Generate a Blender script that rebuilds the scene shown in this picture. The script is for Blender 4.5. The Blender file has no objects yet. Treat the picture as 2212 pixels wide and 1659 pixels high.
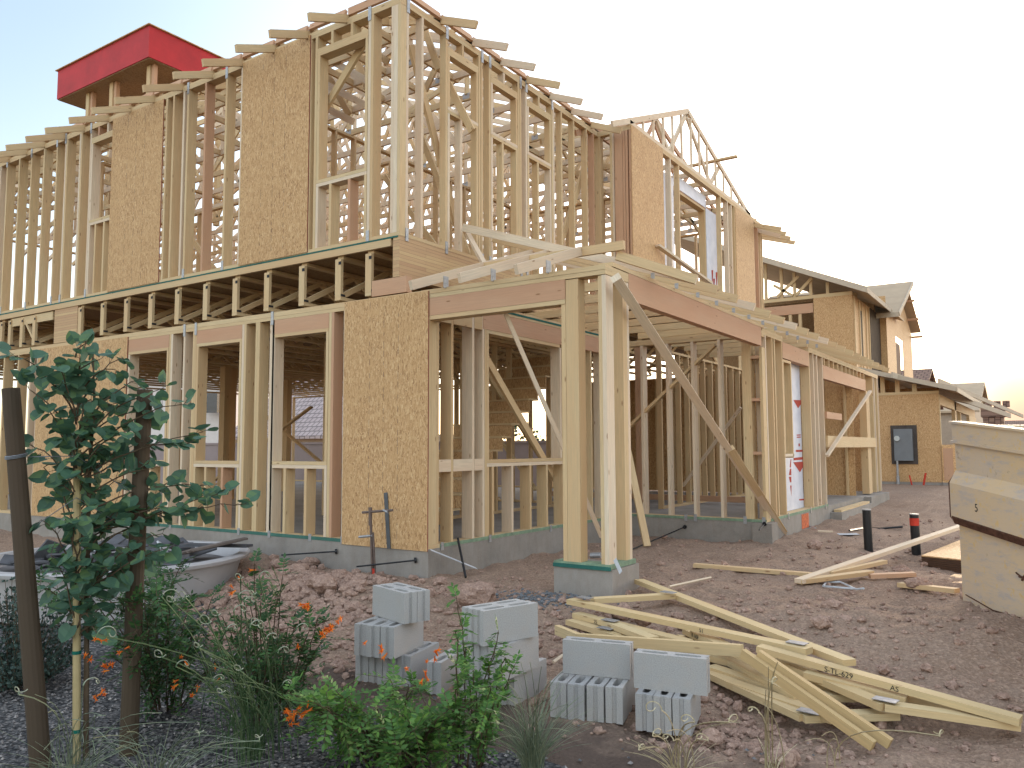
import bpy, math, random
import numpy as np
from mathutils import Vector, Matrix
S = bpy.context.scene
COL = S.collection
# ------------------------------------------------------------------ camera, sky, sun, exposure
YAW, PIT, ROL, FPX = 0.58843661, 0.07946813, -0.00383228, 1738.6
def cam_axes():
    cy, sy = math.cos(YAW), math.sin(YAW)
    f = Vector((-sy*math.cos(PIT), cy*math.cos(PIT), math.sin(PIT)))
    r0 = Vector((cy, sy, 0)); u0 = r0.cross(f)
    return math.cos(ROL)*r0+math.sin(ROL)*u0, -math.sin(ROL)*r0+math.cos(ROL)*u0, f
CR, CU, CF = cam_axes()
cam = bpy.data.cameras.new('camera'); co = bpy.data.objects.new('camera', cam); COL.objects.link(co)
co.matrix_world = Matrix(((CR.x, CU.x, -CF.x, 0), (CR.y, CU.y, -CF.y, 0), (CR.z, CU.z, -CF.z, 1.0), (0, 0, 0, 1)))
cam.sensor_width = 36; cam.lens = FPX/2212*36; cam.clip_start = 0.05; cam.clip_end = 2000
S.camera = co
w = bpy.data.worlds.new('World'); S.world = w; w.use_nodes = True
nt = w.node_tree; bg = nt.nodes['Background']
GAM = 0.5   # evens out the dusk sky: the real one is lit from many sides
sky = nt.nodes.new('ShaderNodeTexSky'); sky.sky_type = 'NISHITA'; sky.sun_disc = False
SUN_EL, SUN_ROT = math.radians(5), math.radians(-2)
sky.sun_elevation = SUN_EL; sky.sun_rotation = SUN_ROT; sky.air_density = 1.0; sky.dust_density = 1.6; sky.ozone_density = 2.0
hs = nt.nodes.new('ShaderNodeHueSaturation'); hs.inputs['Saturation'].default_value = 0.9
gm = nt.nodes.new('ShaderNodeGamma'); gm.inputs[1].default_value = GAM; nt.links.new(sky.outputs[0], gm.inputs[0]); nt.links.new(gm.outputs[0], hs.inputs['Color']); tm = nt.nodes.new('ShaderNodeMix'); tm.data_type = 'RGBA'; tm.blend_type = 'MULTIPLY'; tm.inputs[0].default_value = 1; tm.inputs[7].default_value = (1.05, .95, .90, 1); nt.links.new(hs.outputs[0], tm.inputs[6]); nt.links.new(tm.outputs[2], bg.inputs[0])
# the sky is a little deeper and bluer high on the side away from the setting sun
tc = nt.nodes.new('ShaderNodeTexCoord'); dt = nt.nodes.new('ShaderNodeVectorMath'); dt.operation = 'DOT_PRODUCT'; dt.inputs[1].default_value = (-.829, .235, .507); nt.links.new(tc.outputs['Generated'], dt.inputs[0])
rp = nt.nodes.new('ShaderNodeValToRGB'); el = rp.color_ramp.elements; el[0].position = .74; el[0].color = (1, 1, 1, 1); el[1].position = 1.0; el[1].color = (.43, .50, .58, 1); e_ = el.new(.9); e_.color = (.68, .73, .76, 1); rp.color_ramp.interpolation = 'EASE'
nt.links.new(dt.outputs['Value'], rp.inputs[0]); t2 = nt.nodes.new('ShaderNodeMix'); t2.data_type = 'RGBA'; t2.blend_type = 'MULTIPLY'; t2.inputs[0].default_value = 1
nt.links.new(tm.outputs[2], t2.inputs[6]); nt.links.new(rp.outputs[0], t2.inputs[7]); # warm glow low in the sky where the sun is going down
d2 = nt.nodes.new('ShaderNodeVectorMath'); d2.operation = 'DOT_PRODUCT'; d2.inputs[1].default_value = (-0.0210, 0.9994, 0.0284); nt.links.new(tc.outputs['Generated'], d2.inputs[0])
r2_ = nt.nodes.new('ShaderNodeValToRGB'); el = r2_.color_ramp.elements; el[0].position = .990; el[0].color = (0, 0, 0, 1); el[1].position = .9995; el[1].color = (1, 1, 1, 1); nt.links.new(d2.outputs['Value'], r2_.inputs[0])
t3 = nt.nodes.new('ShaderNodeMix'); t3.data_type = 'RGBA'; nt.links.new(r2_.outputs[0], t3.inputs[0]); nt.links.new(t2.outputs[2], t3.inputs[6]); t3.inputs[7].default_value = (.80, .52, .36, 1); nt.links.new(t3.outputs[2], bg.inputs[0])
bg.inputs[1].default_value = 0.15
sd = bpy.data.lights.new('sun', 'SUN'); sd.energy = 0.5; sd.angle = math.radians(20); sd.color = (1, 0.82, 0.62)
so = bpy.data.objects.new('sun', sd); COL.objects.link(so)
sdir = Vector((math.sin(SUN_ROT)*math.cos(SUN_EL), math.cos(SUN_ROT)*math.cos(SUN_EL), math.sin(SUN_EL)))
so.rotation_euler = sdir.to_track_quat('Z', 'Y').to_euler(); so.location = (0, 0, 30)
S.view_settings.view_transform = 'Standard'; S.view_settings.look = 'None'; S.view_settings.exposure = 3.45; S.view_settings.gamma = 1
# ------------------------------------------------------------------ pixel -> place helpers (pixels of a 2212 px wide copy of the photograph)
def ray(px, py): return CF*FPX+CR*(px-1106)-CU*(py-829.5)
def onz(px, py, z):
    d = ray(px, py); t = (z-1)/d.z; return Vector((d.x*t, d.y*t, z))
def ony(px, py, Y):
    d = ray(px, py); t = Y/d.y; return Vector((d.x*t, Y, 1+d.z*t))
def onx(px, py, X):
    d = ray(px, py); t = X/d.x; return Vector((X, d.y*t, 1+d.z*t))
def C5(x, y): return ((2150+x/2.37)/1.8516, (2250+y/2.37)/1.8516)
def C6(x, y): return ((2800+x/2.37)/1.8516, (2300+y/2.37)/1.8516)
def C8(x, y): return ((3072+x/1.329)/1.8516, (1824+y/1.329)/1.8516)
def C1(x, y): return ((3500+x*596/1648)/1.8516, (1400+y*596/1648)/1.8516)
def C4(x, y): return ((3*1659+x)/3, (1296+y)/3)
# ------------------------------------------------------------------ noise (numpy value noise)
def vnoise(x, y, s, seed=0):
    x = np.asarray(x, float)*s+seed*17.3; y = np.asarray(y, float)*s+seed*7.7
    xi = np.floor(x).astype(np.int64); yi = np.floor(y).astype(np.int64); fx = x-xi; fy = y-yi
    fx = fx*fx*(3-2*fx); fy = fy*fy*(3-2*fy)
    def h(a, b):
        n = (a*374761393+b*668265263+seed*1442695041) & 0x7fffffff
        n = ((n ^ (n >> 13))*1274126177) & 0x7fffffff
        return ((n ^ (n >> 16)) & 0xffff)/65535.0
    return (h(xi, yi)*(1-fx)+h(xi+1, yi)*fx)*(1-fy)+(h(xi, yi+1)*(1-fx)+h(xi+1, yi+1)*fx)*fy
def sstep(a, b, x):
    t = np.clip((x-a)/(b-a), 0, 1); return t*t*(3-2*t)
def bump(x, y, cx, cy, r, h): return h*np.exp(-((x-cx)**2+(y-cy)**2)/(r*r))
def ground(x, y):
    x = np.asarray(x, float); y = np.asarray(y, float)
    z = -0.52+0.06*sstep(3.2, 4.3, y)+0.18*sstep(4.6, 6.3, y)+0.03*sstep(8, 14, y)+0.15*sstep(14, 26, y)
    z = z-0.03*sstep(-5, -8, x)*sstep(6, 4.5, y)
    z = z+bump(x, y, -6.3, 5.2, .55, .16)+bump(x, y, -5.5, 5.5, .5, .07)+bump(x, y, -7.6, 5.95, .5, .10)
    z = z+bump(x, y, -1.5, 6.4, .5, .05)+bump(x, y, -.6, 6.4, .5, .06)+bump(x, y, -4.6, 4.9, .5, .05)
    z = z-bump(x, y, -.8, 10.6, .8, .09)-bump(x, y, -1.4, 4.75, .75, .085)-bump(x, y, -2.3, 5.3, .5, .06)-bump(x, y, -.6, 4.8, .5, .05)+bump(x, y, -1.1, 8.6, .5, .06)
    near = 1-sstep(12, 30, np.hypot(x, y))
    gr = gravel_mask(x, y)
    lump = (vnoise(x, y, 1.3, 1)-.5)*.06+(vnoise(x, y, 4, 2)-.5)*.05+(vnoise(x, y, 9, 3)-.5)*.028+(vnoise(x, y, 22, 4)-.5)*.016+(vnoise(x, y, 50, 5)-.5)*.008
    return z+lump*(0.35+0.65*near)*(1-.75*gr)
def gravel_mask(x, y):
    # planted gravel bed in the foreground, left
    x = np.asarray(x, float); y = np.asarray(y, float)
    edge = 3.42+.25*sstep(-3.2, -4.6, x)+1.2*sstep(-4.6, -7, x)-.1*sstep(-3, -1.4, x)-1.3*sstep(-1.7, -1.1, x)+(vnoise(x, y, 2.2, 9)-.5)*.25
    return sstep(edge+.05, edge-.05, y)
def gz(x, y): return float(ground(x, y))
# ------------------------------------------------------------------ mesh builder
rnd = random.Random(7)
WO = {}
class MB:
    def __init__(s): s.v = []; s.f = []; s.uv = []; s.m = []; s.mi = 0
    def face(s, pts, uvs=None):
        i = len(s.v); s.v.extend([tuple(p) for p in pts]); s.f.append(tuple(range(i, i+len(pts))))
        if uvs is None:
            a = Vector(pts[0]); e = (Vector(pts[1])-a)
            n = (Vector(pts[2])-a).cross(e); u = e.normalized() if e.length > 0 else Vector((1, 0, 0))
            vv = n.cross(u).normalized() if n.length > 0 else Vector((0, 1, 0))
            uvs = [((Vector(p)-a).dot(u), (Vector(p)-a).dot(vv)) for p in pts]
        s.uv.append(uvs); s.m.append(s.mi)
    def board(s, a, b, w, h, up=(0, 0, 1), off=None, ca=0.0, cb=0.0):
        """box from a to b; w sideways, h along up; ca/cb slant the end cuts (metres)"""
        a = Vector(a); b = Vector(b); d = (b-a); L = d.length; d.normalize(); up = Vector(up)
        sd_ = d.cross(up)
        if sd_.length < 1e-4: sd_ = d.cross(Vector((0, 1, 0)))
        sd_.normalize(); up = sd_.cross(d)
        if off is None: off = (rnd.random()*50, rnd.random()*50)
        q = [(-1, -1), (1, -1), (1, 1), (-1, 1)]
        A = [a+sd_*(w/2*i)+up*(h/2*j)+d*(ca*j) for i, j in q]; B = [b+sd_*(w/2*i)+up*(h/2*j)+d*(cb*j) for i, j in q]
        cum = 0
        for k in range(4):
            k2 = (k+1) % 4; wd = w if k % 2 == 0 else h
            o0 = off[1]+cum; s.face([A[k], B[k], B[k2], A[k2]], [(off[0], o0), (off[0]+L, o0), (off[0]+L, o0+wd), (off[0], o0+wd)]); cum += wd+.37
        o = off[0]+3.3; p = off[1]+4.4
        s.face([A[3], A[2], A[1], A[0]], [(o, p), (o+w*.15, p), (o+w*.15, p+h), (o, p+h)])
        s.face([B[0], B[1], B[2], B[3]], [(o, p), (o+w*.15, p), (o+w*.15, p+h), (o, p+h)])
    def box(s, x0, x1, y0, y1, z0, z1):
        dx, dy, dz = x1-x0, y1-y0, z1-z0; cx, cy, cz = (x0+x1)/2, (y0+y1)/2, (z0+z1)/2
        if dz >= dx and dz >= dy: s.board((cx, cy, z0), (cx, cy, z1), dx, dy, up=(0, 1, 0))
        elif dx >= dy: s.board((x0, cy, cz), (x1, cy, cz), dy, dz)
        else: s.board((cx, y0, cz), (cx, y1, cz), dx, dz)
    def tube(s, pts, r, n=8, r1=None, cap=True):
        pts = [Vector(p) for p in pts]; N = len(pts); rings = []
        for i, p in enumerate(pts):
            t = (pts[min(i+1, N-1)]-pts[max(i-1, 0)]).normalized()
            a = t.cross(Vector((0, 0, 1)))
            if a.length < .05: a = t.cross(Vector((0, 1, 0)))
            a.normalize(); b = t.cross(a)
            rr = r if r1 is None else r+(r1-r)*i/max(1, N-1)
            rings.append([p+a*math.cos(2*math.pi*k/n)*rr+b*math.sin(2*math.pi*k/n)*rr for k in range(n)])
        L = 0
        for i in range(N-1):
            l2 = L+(pts[i+1]-pts[i]).length
            for k in range(n):
                k2 = (k+1) % n; c = 2*math.pi*r/n
                s.face([rings[i][k], rings[i+1][k], rings[i+1][k2], rings[i][k2]], [(L, k*c), (l2, k*c), (l2, (k+1)*c), (L, (k+1)*c)])
            L = l2
        if cap: s.face(rings[0]); s.face(rings[-1][::-1])
    def build(s, name, mat, parent=None, smooth=False, origin=None, keep_local=False):
        if not s.v: return None
        V = np.array(s.v, dtype=np.float64)
        if origin is None: origin = Vector(((V[:, 0].min()+V[:, 0].max())/2, (V[:, 1].min()+V[:, 1].max())/2, V[:, 2].min()))
        origin = Vector(origin); V = V-np.array(origin)
        me = bpy.data.meshes.new(name)
        me.from_pydata(V.tolist(), [], s.f)
        uv = me.uv_layers.new(name='UVMap'); flat = np.array([c for f in s.uv for p in f for c in p], dtype=np.float32); uv.data.foreach_set('uv', flat)
        if not isinstance(mat, (list, tuple)): mat = [mat]
        for m_ in mat: me.materials.append(m_)
        me.polygons.foreach_set('material_index', s.m)
        if smooth: me.polygons.foreach_set('use_smooth', [True]*len(s.f))
        me.update()
        o = bpy.data.objects.new(name, me); COL.objects.link(o); WO[o.name] = origin
        if parent is not None: o.parent = parent; o.location = origin-WO[parent.name]
        else: o.location = origin
        return o
def thing(name, label, cat, loc=(0, 0, 0), group=None, rotz=0):
    o = bpy.data.objects.new(name, None); COL.objects.link(o); o.empty_display_size = .2
    o.location = loc; o.rotation_euler = (0, 0, rotz); WO[o.name] = Vector(loc)
    o['label'] = label; o['category'] = cat
    if group: o['group'] = group
    return o
def sub(name, parent):            # an Empty part that carries sub-parts
    o = bpy.data.objects.new(name, None); COL.objects.link(o); o.parent = parent; WO[o.name] = WO[parent.name].copy(); return o
def tag(o, label, cat, group=None, kind=None):
    if label: o['label'] = label
    if cat: o['category'] = cat
    if group: o['group'] = group
    if kind: o['kind'] = kind
    return o
# ------------------------------------------------------------------ materials
class NT:
    def __init__(s, name, rough=.85, spec=.2):
        s.m = bpy.data.materials.new(name); s.m.use_nodes = True; s.t = s.m.node_tree; s.b = s.t.nodes['Principled BSDF']
        s.b.inputs['Roughness'].default_value = rough; s.b.inputs['Specular IOR Level'].default_value = spec
    def n(s, typ, **k):
        nd = s.t.nodes.new('ShaderNode'+typ)
        for a, v in k.items():
            if a.startswith('i_'):
                key = a[2:].replace('_', ' ')
                nd.inputs[int(key) if key.isdigit() else key].default_value = v
            else: setattr(nd, a, v)
        return nd
    def l(s, a, b): s.t.links.new(a, b)
    def coord(s, kind='UV', scale=(1, 1, 1), rot=(0, 0, 0)):
        c = s.n('TexCoord'); mp = s.n('Mapping'); mp.inputs['Scale'].default_value = scale; mp.inputs['Rotation'].default_value = rot
        s.l(c.outputs[kind], mp.inputs[0]); return mp.outputs[0]
    def world(s, scale=(1, 1, 1)):
        g = s.n('NewGeometry'); mp = s.n('Mapping'); mp.inputs['Scale'].default_value = scale; s.l(g.outputs['Position'], mp.inputs[0]); return mp.outputs[0]
    def noise(s, v, scale, det=4, rough=.6):
        nd = s.n('TexNoise'); nd.inputs['Scale'].default_value = scale; nd.inputs['Detail'].default_value = det; nd.inputs['Roughness'].default_value = rough; s.l(v, nd.inputs['Vector']); return nd.outputs[0]
    def ramp(s, fac, stops):
        r = s.n('ValToRGB'); e = r.color_ramp.elements
        while len(e) < len(stops): e.new(.5)
        for k, (p, c) in enumerate(stops):
            e[k].position = p; e[k].color = (c[0], c[1], c[2], 1) if hasattr(c, '__len__') else (c, c, c, 1)
        s.l(fac, r.inputs[0]); return r.outputs[0]
    def mix(s, fac, a, b, mode='MIX'):
        m = s.n('Mix', data_type='RGBA', blend_type=mode)
        for i, x in ((0, fac), (6, a), (7, b)):
            if hasattr(x, 'links'): s.l(x, m.inputs[i])
            elif i == 0: m.inputs[0].default_value = x
            else: m.inputs[i].default_value = (x[0], x[1], x[2], 1)
        return m.outputs[2]
    def math(s, op, a, b=0.0):
        m = s.n('Math', operation=op)
        for i, x in ((0, a), (1, b)):
            if hasattr(x, 'links'): s.l(x, m.inputs[i])
            else: m.inputs[i].default_value = x
        return m.outputs[0]
    def bump(s, h, st=.3, dist=.01):
        b = s.n('Bump'); b.inputs['Strength'].default_value = st; b.inputs['Distance'].default_value = dist; s.l(h, b.inputs['Height']); s.l(b.outputs[0], s.b.inputs['Normal'])
    def col(s, c):
        if hasattr(c, 'links'): s.l(c, s.b.inputs['Base Color'])
        else: s.b.inputs['Base Color'].default_value = (c[0], c[1], c[2], 1)
        return s.m
def mat_lumber(name, c1, c2, c3, knots=True, grain=.5):
    t = NT(name, .75, .25)
    oi = t.n('ObjectInfo')
    base = t.ramp(oi.outputs['Random'], [(0, c1), (.5, c2), (1, c3)])
    g = t.noise(t.coord('UV', (1.2, 28, 1)), 3.0, 5, .65)
    base = t.mix(t.ramp(g, [(.35, 0), (.7, 1)]), base, [x*(1-grain*.55) for x in c2])
    g2 = t.noise(t.coord('UV', (.5, 3, 1)), 1.5, 2)
    base = t.mix(t.ramp(g2, [(.35, 0), (.75, .5)]), base, (c3[0]*.95, c3[1]*.8, c3[2]*.72))
    if knots:
        v = t.n('TexVoronoi'); t.l(t.coord('UV', (3.2, 11, 1)), v.inputs['Vector']); v.inputs['Scale'].default_value = 1.0
        base = t.mix(t.ramp(v.outputs['Distance'], [(.05, .75), (.11, 0)]), base, (.20, .095, .04))
    t.col(base); t.bump(g, .25, .004)
    return t.m
LUM = mat_lumber('lumber', (.59, .44, .245), (.64, .49, .29), (.56, .39, .215))
LUMP = mat_lumber('lumber_pale', (.68, .56, .42), (.72, .60, .45), (.64, .50, .36))
LUMG = mat_lumber('lumber_pile', (.60, .46, .25), (.66, .52, .30), (.56, .42, .22))
LUMR = mat_lumber('lumber_fir', (.50, .30, .185), (.55, .34, .215), (.48, .285, .18), grain=.35)
def mat_plain(name, c, rough=.8, spec=.2, var=.25, sc=6, bs=.0, met=0):
    t = NT(name, rough, spec); n = t.noise(t.coord('Object'), sc, 5)
    t.col(t.mix(t.ramp(n, [(.3, 0), (.7, 1)]), [x*(1-var) for x in c], [min(1, x*(1+var*.6)) for x in c]))
    if bs: t.bump(n, bs, .01)
    t.b.inputs['Metallic'].default_value = met
    return t.m
GREEN = mat_plain('treated_plate_green', (.20, .28, .19), var=.3, sc=14)
GASK = mat_plain('gasket_teal', (.03, .12, .10))
STEEL = mat_plain('galvanised_steel', (.34, .34, .35), .45, .5, .3, 30, met=.5)
def mat_glulam():
    t = NT('glulam', .7, .3); uv = t.coord('UV')
    br = t.n('TexBrick'); t.l(uv, br.inputs['Vector']); br.offset = .37
    for k, v in (('Scale', 1), ('Mortar Size', .0015), ('Brick Width', 1.1), ('Row Height', .038)): br.inputs[k].default_value = v
    br.inputs['Color1'].default_value = (.55, .38, .20, 1); br.inputs['Color2'].default_value = (.45, .27, .15, 1); br.inputs['Mortar'].default_value = (.25, .15, .08, 1)
    g = t.noise(t.coord('UV', (1.2, 30, 1)), 3, 4)
    t.col(t.mix(t.ramp(g, [(.4, 0), (.8, .5)]), br.outputs[0], (.35, .22, .12))); return t.m
GLU = mat_glulam()
def mat_osb(name, dark=1.0, nails=True):
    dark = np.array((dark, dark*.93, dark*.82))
    t = NT(name, .7, .25); cs = []
    tone = [(p_, tuple(np.array(c_)*dark)) for p_, c_ in ((0, (.20, .10, .05)), (.16, (.37, .22, .11)), (.5, (.50, .325, .18)), (.82, (.57, .39, .22)), (1, (.68, .52, .34)))]
    for k, (rz, sc) in enumerate(((.3, 1.0), (1.9, 1.15), (-.6, .9))):
        v = t.n('TexVoronoi'); v.inputs['Scale'].default_value = 1.0
        mp = t.coord('UV', (100*sc, 32*sc, 1), (0, 0, rz)); 
        nn = t.n('TexNoise'); nn.inputs['Scale'].default_value = 3; t.l(t.coord('UV', (6, 6, 1)), nn.inputs['Vector'])
        ad = t.n('VectorMath', operation='ADD'); sc_ = t.n('VectorMath', operation='SCALE'); sc_.inputs['Scale'].default_value = 3.0
        t.l(nn.outputs[1], sc_.inputs[0]); t.l(mp, ad.inputs[0]); t.l(sc_.outputs[0], ad.inputs[1]); t.l(ad.outputs[0], v.inputs['Vector'])
        sp = t.n('SeparateColor'); t.l(v.outputs['Color'], sp.inputs[0]); cs.append((t.ramp(sp.outputs[0], tone), sp.outputs[1]))
    c = t.mix(t.ramp(cs[0][1], [(.45, 0), (.55, 1)]), cs[0][0], cs[1][0]); c = t.mix(t.ramp(cs[2][1], [(.55, 0), (.62, 1)]), c, cs[2][0])
    big = t.noise(t.coord('UV'), 2.2, 3); c = t.mix(t.ramp(big, [(.30, .2), (.7, .55)]), c, tuple(np.array((.47, .31, .165))*dark))
    sp2 = t.n('TexVoronoi'); sp2.inputs['Scale'].default_value = 1.0; t.l(t.coord('UV', (16, 22, 1)), sp2.inputs['Vector'])
    c = t.mix(t.ramp(sp2.outputs['Distance'], [(.06, .8), (.12, 0)]), c, tuple(np.array((.13, .065, .035))*dark))
    t.col(c); t.bump(cs[0][1], .2, .002); return t.m
OSB = mat_osb('osb_board'); OSBD = mat_osb('osb_shaded', .55); OSBL = mat_osb('osb_pale_plywood', 1.25)  # the darker OSB copy has underside and indoor shade put into its colour
def mat_concrete(name, c=(.27, .245, .22)):
    t = NT(name, .85, .2); a = t.noise(t.world(), 1.7, 6, .7); b = t.noise(t.world((1, 1, .25)), 14, 6, .7); d = t.noise(t.world(), 120, 3)
    k = t.mix(t.ramp(a, [(.3, 0), (.72, 1)]), [x*.68 for x in c], [x*1.2 for x in c])
    k = t.mix(t.ramp(b, [(.4, 0), (.75, .5)]), k, (.20, .155, .125)); k = t.mix(t.ramp(d, [(.35, 0), (.7, .25)]), k, [x*1.5 for x in c])
    t.col(k); t.bump(b, .35, .01); return t.m
CONC = mat_concrete('foundation_concrete')
def mat_block():
    t = NT('cinder_block', .95, .1); oi = t.n('ObjectInfo')
    f = t.noise(t.coord('Object'), 160, 3, .7); g = t.noise(t.coord('Object'), 11, 4)
    base = t.ramp(oi.outputs['Random'], [(0, (.36, .35, .345)), (.5, (.40, .385, .37)), (1, (.375, .355, .34))])
    c = t.mix(t.ramp(f, [(.3, .55), (.5, 0)]), base, (.20, .195, .195)); c = t.mix(t.ramp(f, [(.58, 0), (.75, .5)]), c, (.58, .56, .54))
    c = t.mix(t.ramp(g, [(.45, 0), (.7, .3)]), c, (.42, .36, .31))
    t.col(c); t.bump(f, .6, .004); return t.m
BLOCK = mat_block()
def mat_dirt(name, c1, c2, c3, fine=60):
    t = NT(name, .95, .08); W_ = t.world(); a = t.noise(W_, .9, 6, .65); b = t.noise(W_, 7, 7, .7); d = t.noise(W_, fine, 5, .7)
    k = t.mix(t.ramp(a, [(.32, 0), (.68, 1)]), c1, c2); k = t.mix(t.ramp(b, [(.38, 0), (.66, .75)]), k, c3)
    v = t.n('TexVoronoi'); v.inputs['Scale'].default_value = 55; t.l(W_, v.inputs['Vector']); sp = t.n('SeparateColor'); t.l(v.outputs['Color'], sp.inputs[0])
    k = t.mix(t.ramp(sp.outputs[0], [(0, .5), (.35, 0), (.8, 0), (1, .55)]), k, [x*1.45 for x in c2])
    k = t.mix(t.ramp(d, [(.3, .6), (.55, 0)]), k, [x*.5 for x in c1])
    if name == 'desert_dirt':      # damp dark topsoil kicked up along the edge of the planted bed
        sp3 = t.n('SeparateXYZ'); t.l(t.world(), sp3.inputs[0]); yy_ = t.math('ADD', sp3.outputs[1], t.math('MULTIPLY', t.noise(W_, 2.5, 5), -1.1))
        k = t.mix(t.ramp(t.math('MULTIPLY', yy_, .2), [(.65, .85), (.71, 0)]), k, (.085, .062, .052))
    t.col(k); t.bump(t.math('ADD', t.math('MULTIPLY', b, 1.5), t.math('ADD', d, t.math('MULTIPLY', v.outputs['Distance'], .8))), .6, .02); return t.m
DIRT = mat_dirt('desert_dirt', (.255, .168, .12), (.33, .232, .172), (.285, .205, .158))
ROCK = mat_dirt('clod', (.30, .19, .145), (.41, .28, .22), (.35, .24, .19))
def mat_gravel():
    t = NT('gravel_grey', .9, .15); W_ = t.world(); v = t.n('TexVoronoi'); v.inputs['Scale'].default_value = 48; t.l(W_, v.inputs['Vector'])
    sp = t.n('SeparateColor'); t.l(v.outputs['Color'], sp.inputs[0])
    c = t.ramp(sp.outputs[0], [(0, (.055, .056, .058)), (.5, (.125, .12, .12)), (.85, (.18, .165, .16)), (1, (.32, .29, .27))])
    c = t.mix(t.ramp(v.outputs['Distance'], [(.35, 0), (.75, .85)]), c, (.02, .02, .022))
    t.col(c); t.bump(v.outputs['Distance'], -1.0 if False else .9, -.012 if False else .012); return t.m
GRAVEL = mat_gravel()
def mat_leaf(name, c1, c2, c3, trans=.25):
    t = NT(name, .5, .35); g = t.n('NewGeometry')
    c = t.ramp(g.outputs['Random Per Island'], [(0, c1), (.6, c2), (1, c3)]); t.col(c)
    tr = t.n('BsdfTranslucent'); t.l(c, tr.inputs[0]); mx = t.n('MixShader'); mx.inputs[0].default_value = trans
    out = t.t.nodes['Material Output']; t.l(t.b.outputs[0], mx.inputs[1]); t.l(tr.outputs[0], mx.inputs[2]); t.l(mx.outputs[0], out.inputs[0]); return t.m
# ------------------------------------------------------------------ the ground
def axis_lines(segs):
    out = [segs[0][0]]
    for a, b, st0, st1 in segs:
        x = a; n = 0
        L = b-a; steps = max(1, int(round(L/((st0+st1)/2))))
        ws = np.linspace(st0, st1, steps); ws = ws/ws.sum()*L; out.extend((a+np.cumsum(ws)).tolist())
    return np.array(out)
gx = axis_lines([(-400, -60, 60, 15), (-60, -14, 6, .25), (-14, -6.5, .12, .035), (-6.5, 1.2, .03, .03), (1.2, 6, .05, .4), (6, 60, .6, 8), (60, 400, 15, 60)])
gy = axis_lines([(-20, .8, 2, .12), (.8, 7.2, .028, .03), (7.2, 14, .04, .12), (14, 34, .15, .5), (34, 500, 1, 60)])
GX, GY = np.meshgrid(gx, gy, indexing='ij'); GZ = ground(GX, GY)
def grid_obj(name, mask, dz, mat):
    nx, ny = GX.shape; V = np.stack([GX, GY, GZ+dz], -1).reshape(-1, 3)
    idx = np.arange(nx*ny).reshape(nx, ny); F = np.stack([idx[:-1, :-1], idx[1:, :-1], idx[1:, 1:], idx[:-1, 1:]], -1)[mask].reshape(-1, 4)
    used = np.unique(F); rem = np.full(nx*ny, -1); rem[used] = np.arange(len(used)); V = V[used]; F = rem[F]
    me = bpy.data.meshes.new(name); me.vertices.add(len(V)); me.vertices.foreach_set('co', V.ravel().astype(np.float32))
    me.loops.add(F.size); me.loops.foreach_set('vertex_index', F.ravel().astype(np.int32)); me.polygons.add(len(F))
    me.polygons.foreach_set('loop_start', np.arange(0, F.size, 4, dtype=np.int32)); me.polygons.foreach_set('use_smooth', np.ones(len(F), bool))
    me.update(calc_edges=True); me.materials.append(mat)
    o = bpy.data.objects.new(name, me); COL.objects.link(o); o['kind'] = 'structure'; WO[o.name] = Vector((0, 0, 0)); return o
cm = np.ones((len(gx)-1, len(gy)-1), bool)
cx = (GX[:-1, :-1]+GX[1:, 1:])/2; cy = (GY[:-1, :-1]+GY[1:, 1:])/2
inside = ((cx > -19.9) & (cx < -5.25) & (cy > 6.33) & (cy < 17.3)) | ((cx > -19.9) & (cx < -3.3) & (cy > 10.95) & (cy < 19.6))
grid_obj('dirt_ground', ~inside, 0, DIRT)
grid_obj('gravel_bed', gravel_mask(cx, cy) > .5, .006, GRAVEL)
# ------------------------------------------------------------------ the framed house
Y0, XS, XU, XG, XR, YJ = 6.267, -5.19, -5.60, -5.04, -3.19, 10.81
house = thing('house_frame', 'large two storey house of bare timber framing with a tall red topped chimney', 'house', (-5.19, 6.27, -.25))
# foundation: slab edges, porch pier
m = MB(); m.box(-20, -5.19, 6.267, 17.4, -.8, -.001); fnd = m.build('foundation', CONC, house)
m = MB(); m.box(-5.188, XR, 10.872, 19.72, -.8, -.002); m.box(XR+.001, -3.10, 10.78, 11.05, -.8, -.004); m.box(-3.36, XR, 10.78, 10.871, -.8, -.006)
m.box(-3.188, -3.0, 14.55, 17.5, -.8, -.12); m.box(-3.188, -3.05, 17.55, 19.72, -.8, -.01); m.build('foundation', CONC, house)
m = MB(); m.box(-3.74, -3.16, 6.267, 6.80, -.8, -.045); m.build('concrete_pier', CONC, house)
class Wall:
    def __init__(s, ax, pl, d, name='stud_wall'):
        s.ax, s.pl, s.d = ax, pl, d; s.kids = []
    def bx(s, m, a0, a1, z0, z1, i0=0, i1=None):
        i1 = s.d if i1 is None else i1
        if s.ax == 'x': m.box(a0, a1, s.pl+i0, s.pl+i1, z0, z1)
        else: m.box(s.pl-i1, s.pl-i0, a0, a1, z0, z1)
    def plate(s, a0, a1, z0, z1, i0=0, i1=None): s.kids.append(('bottom_plate' if z0 in (0, 3.242) else 'top_plate', LUM, a0, a1, z0, z1, i0, i1))
    def add(s, name, mat, a0, a1, z0, z1, i0=0, i1=None): s.kids.append((name, mat, a0, a1, z0, z1, i0, i1))
    def studs(s, lst, z0, z1, mat=None, name='stud', w=.038):
        for a in lst: s.add(name, mat or (LUM if rnd.random() < .58 else LUMR if rnd.random() < .14 else LUMP), a, a+w, z0, z1)
    def build(s, parent=house):
        o = sub('stud_wall', parent)
        for (n, mt, a0, a1, z0, z1, i0, i1) in s.kids:
            k = MB(); s.bx(k, a0, a1, z0, z1, i0, i1); k.build(n, mt, o)
        return o
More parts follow.
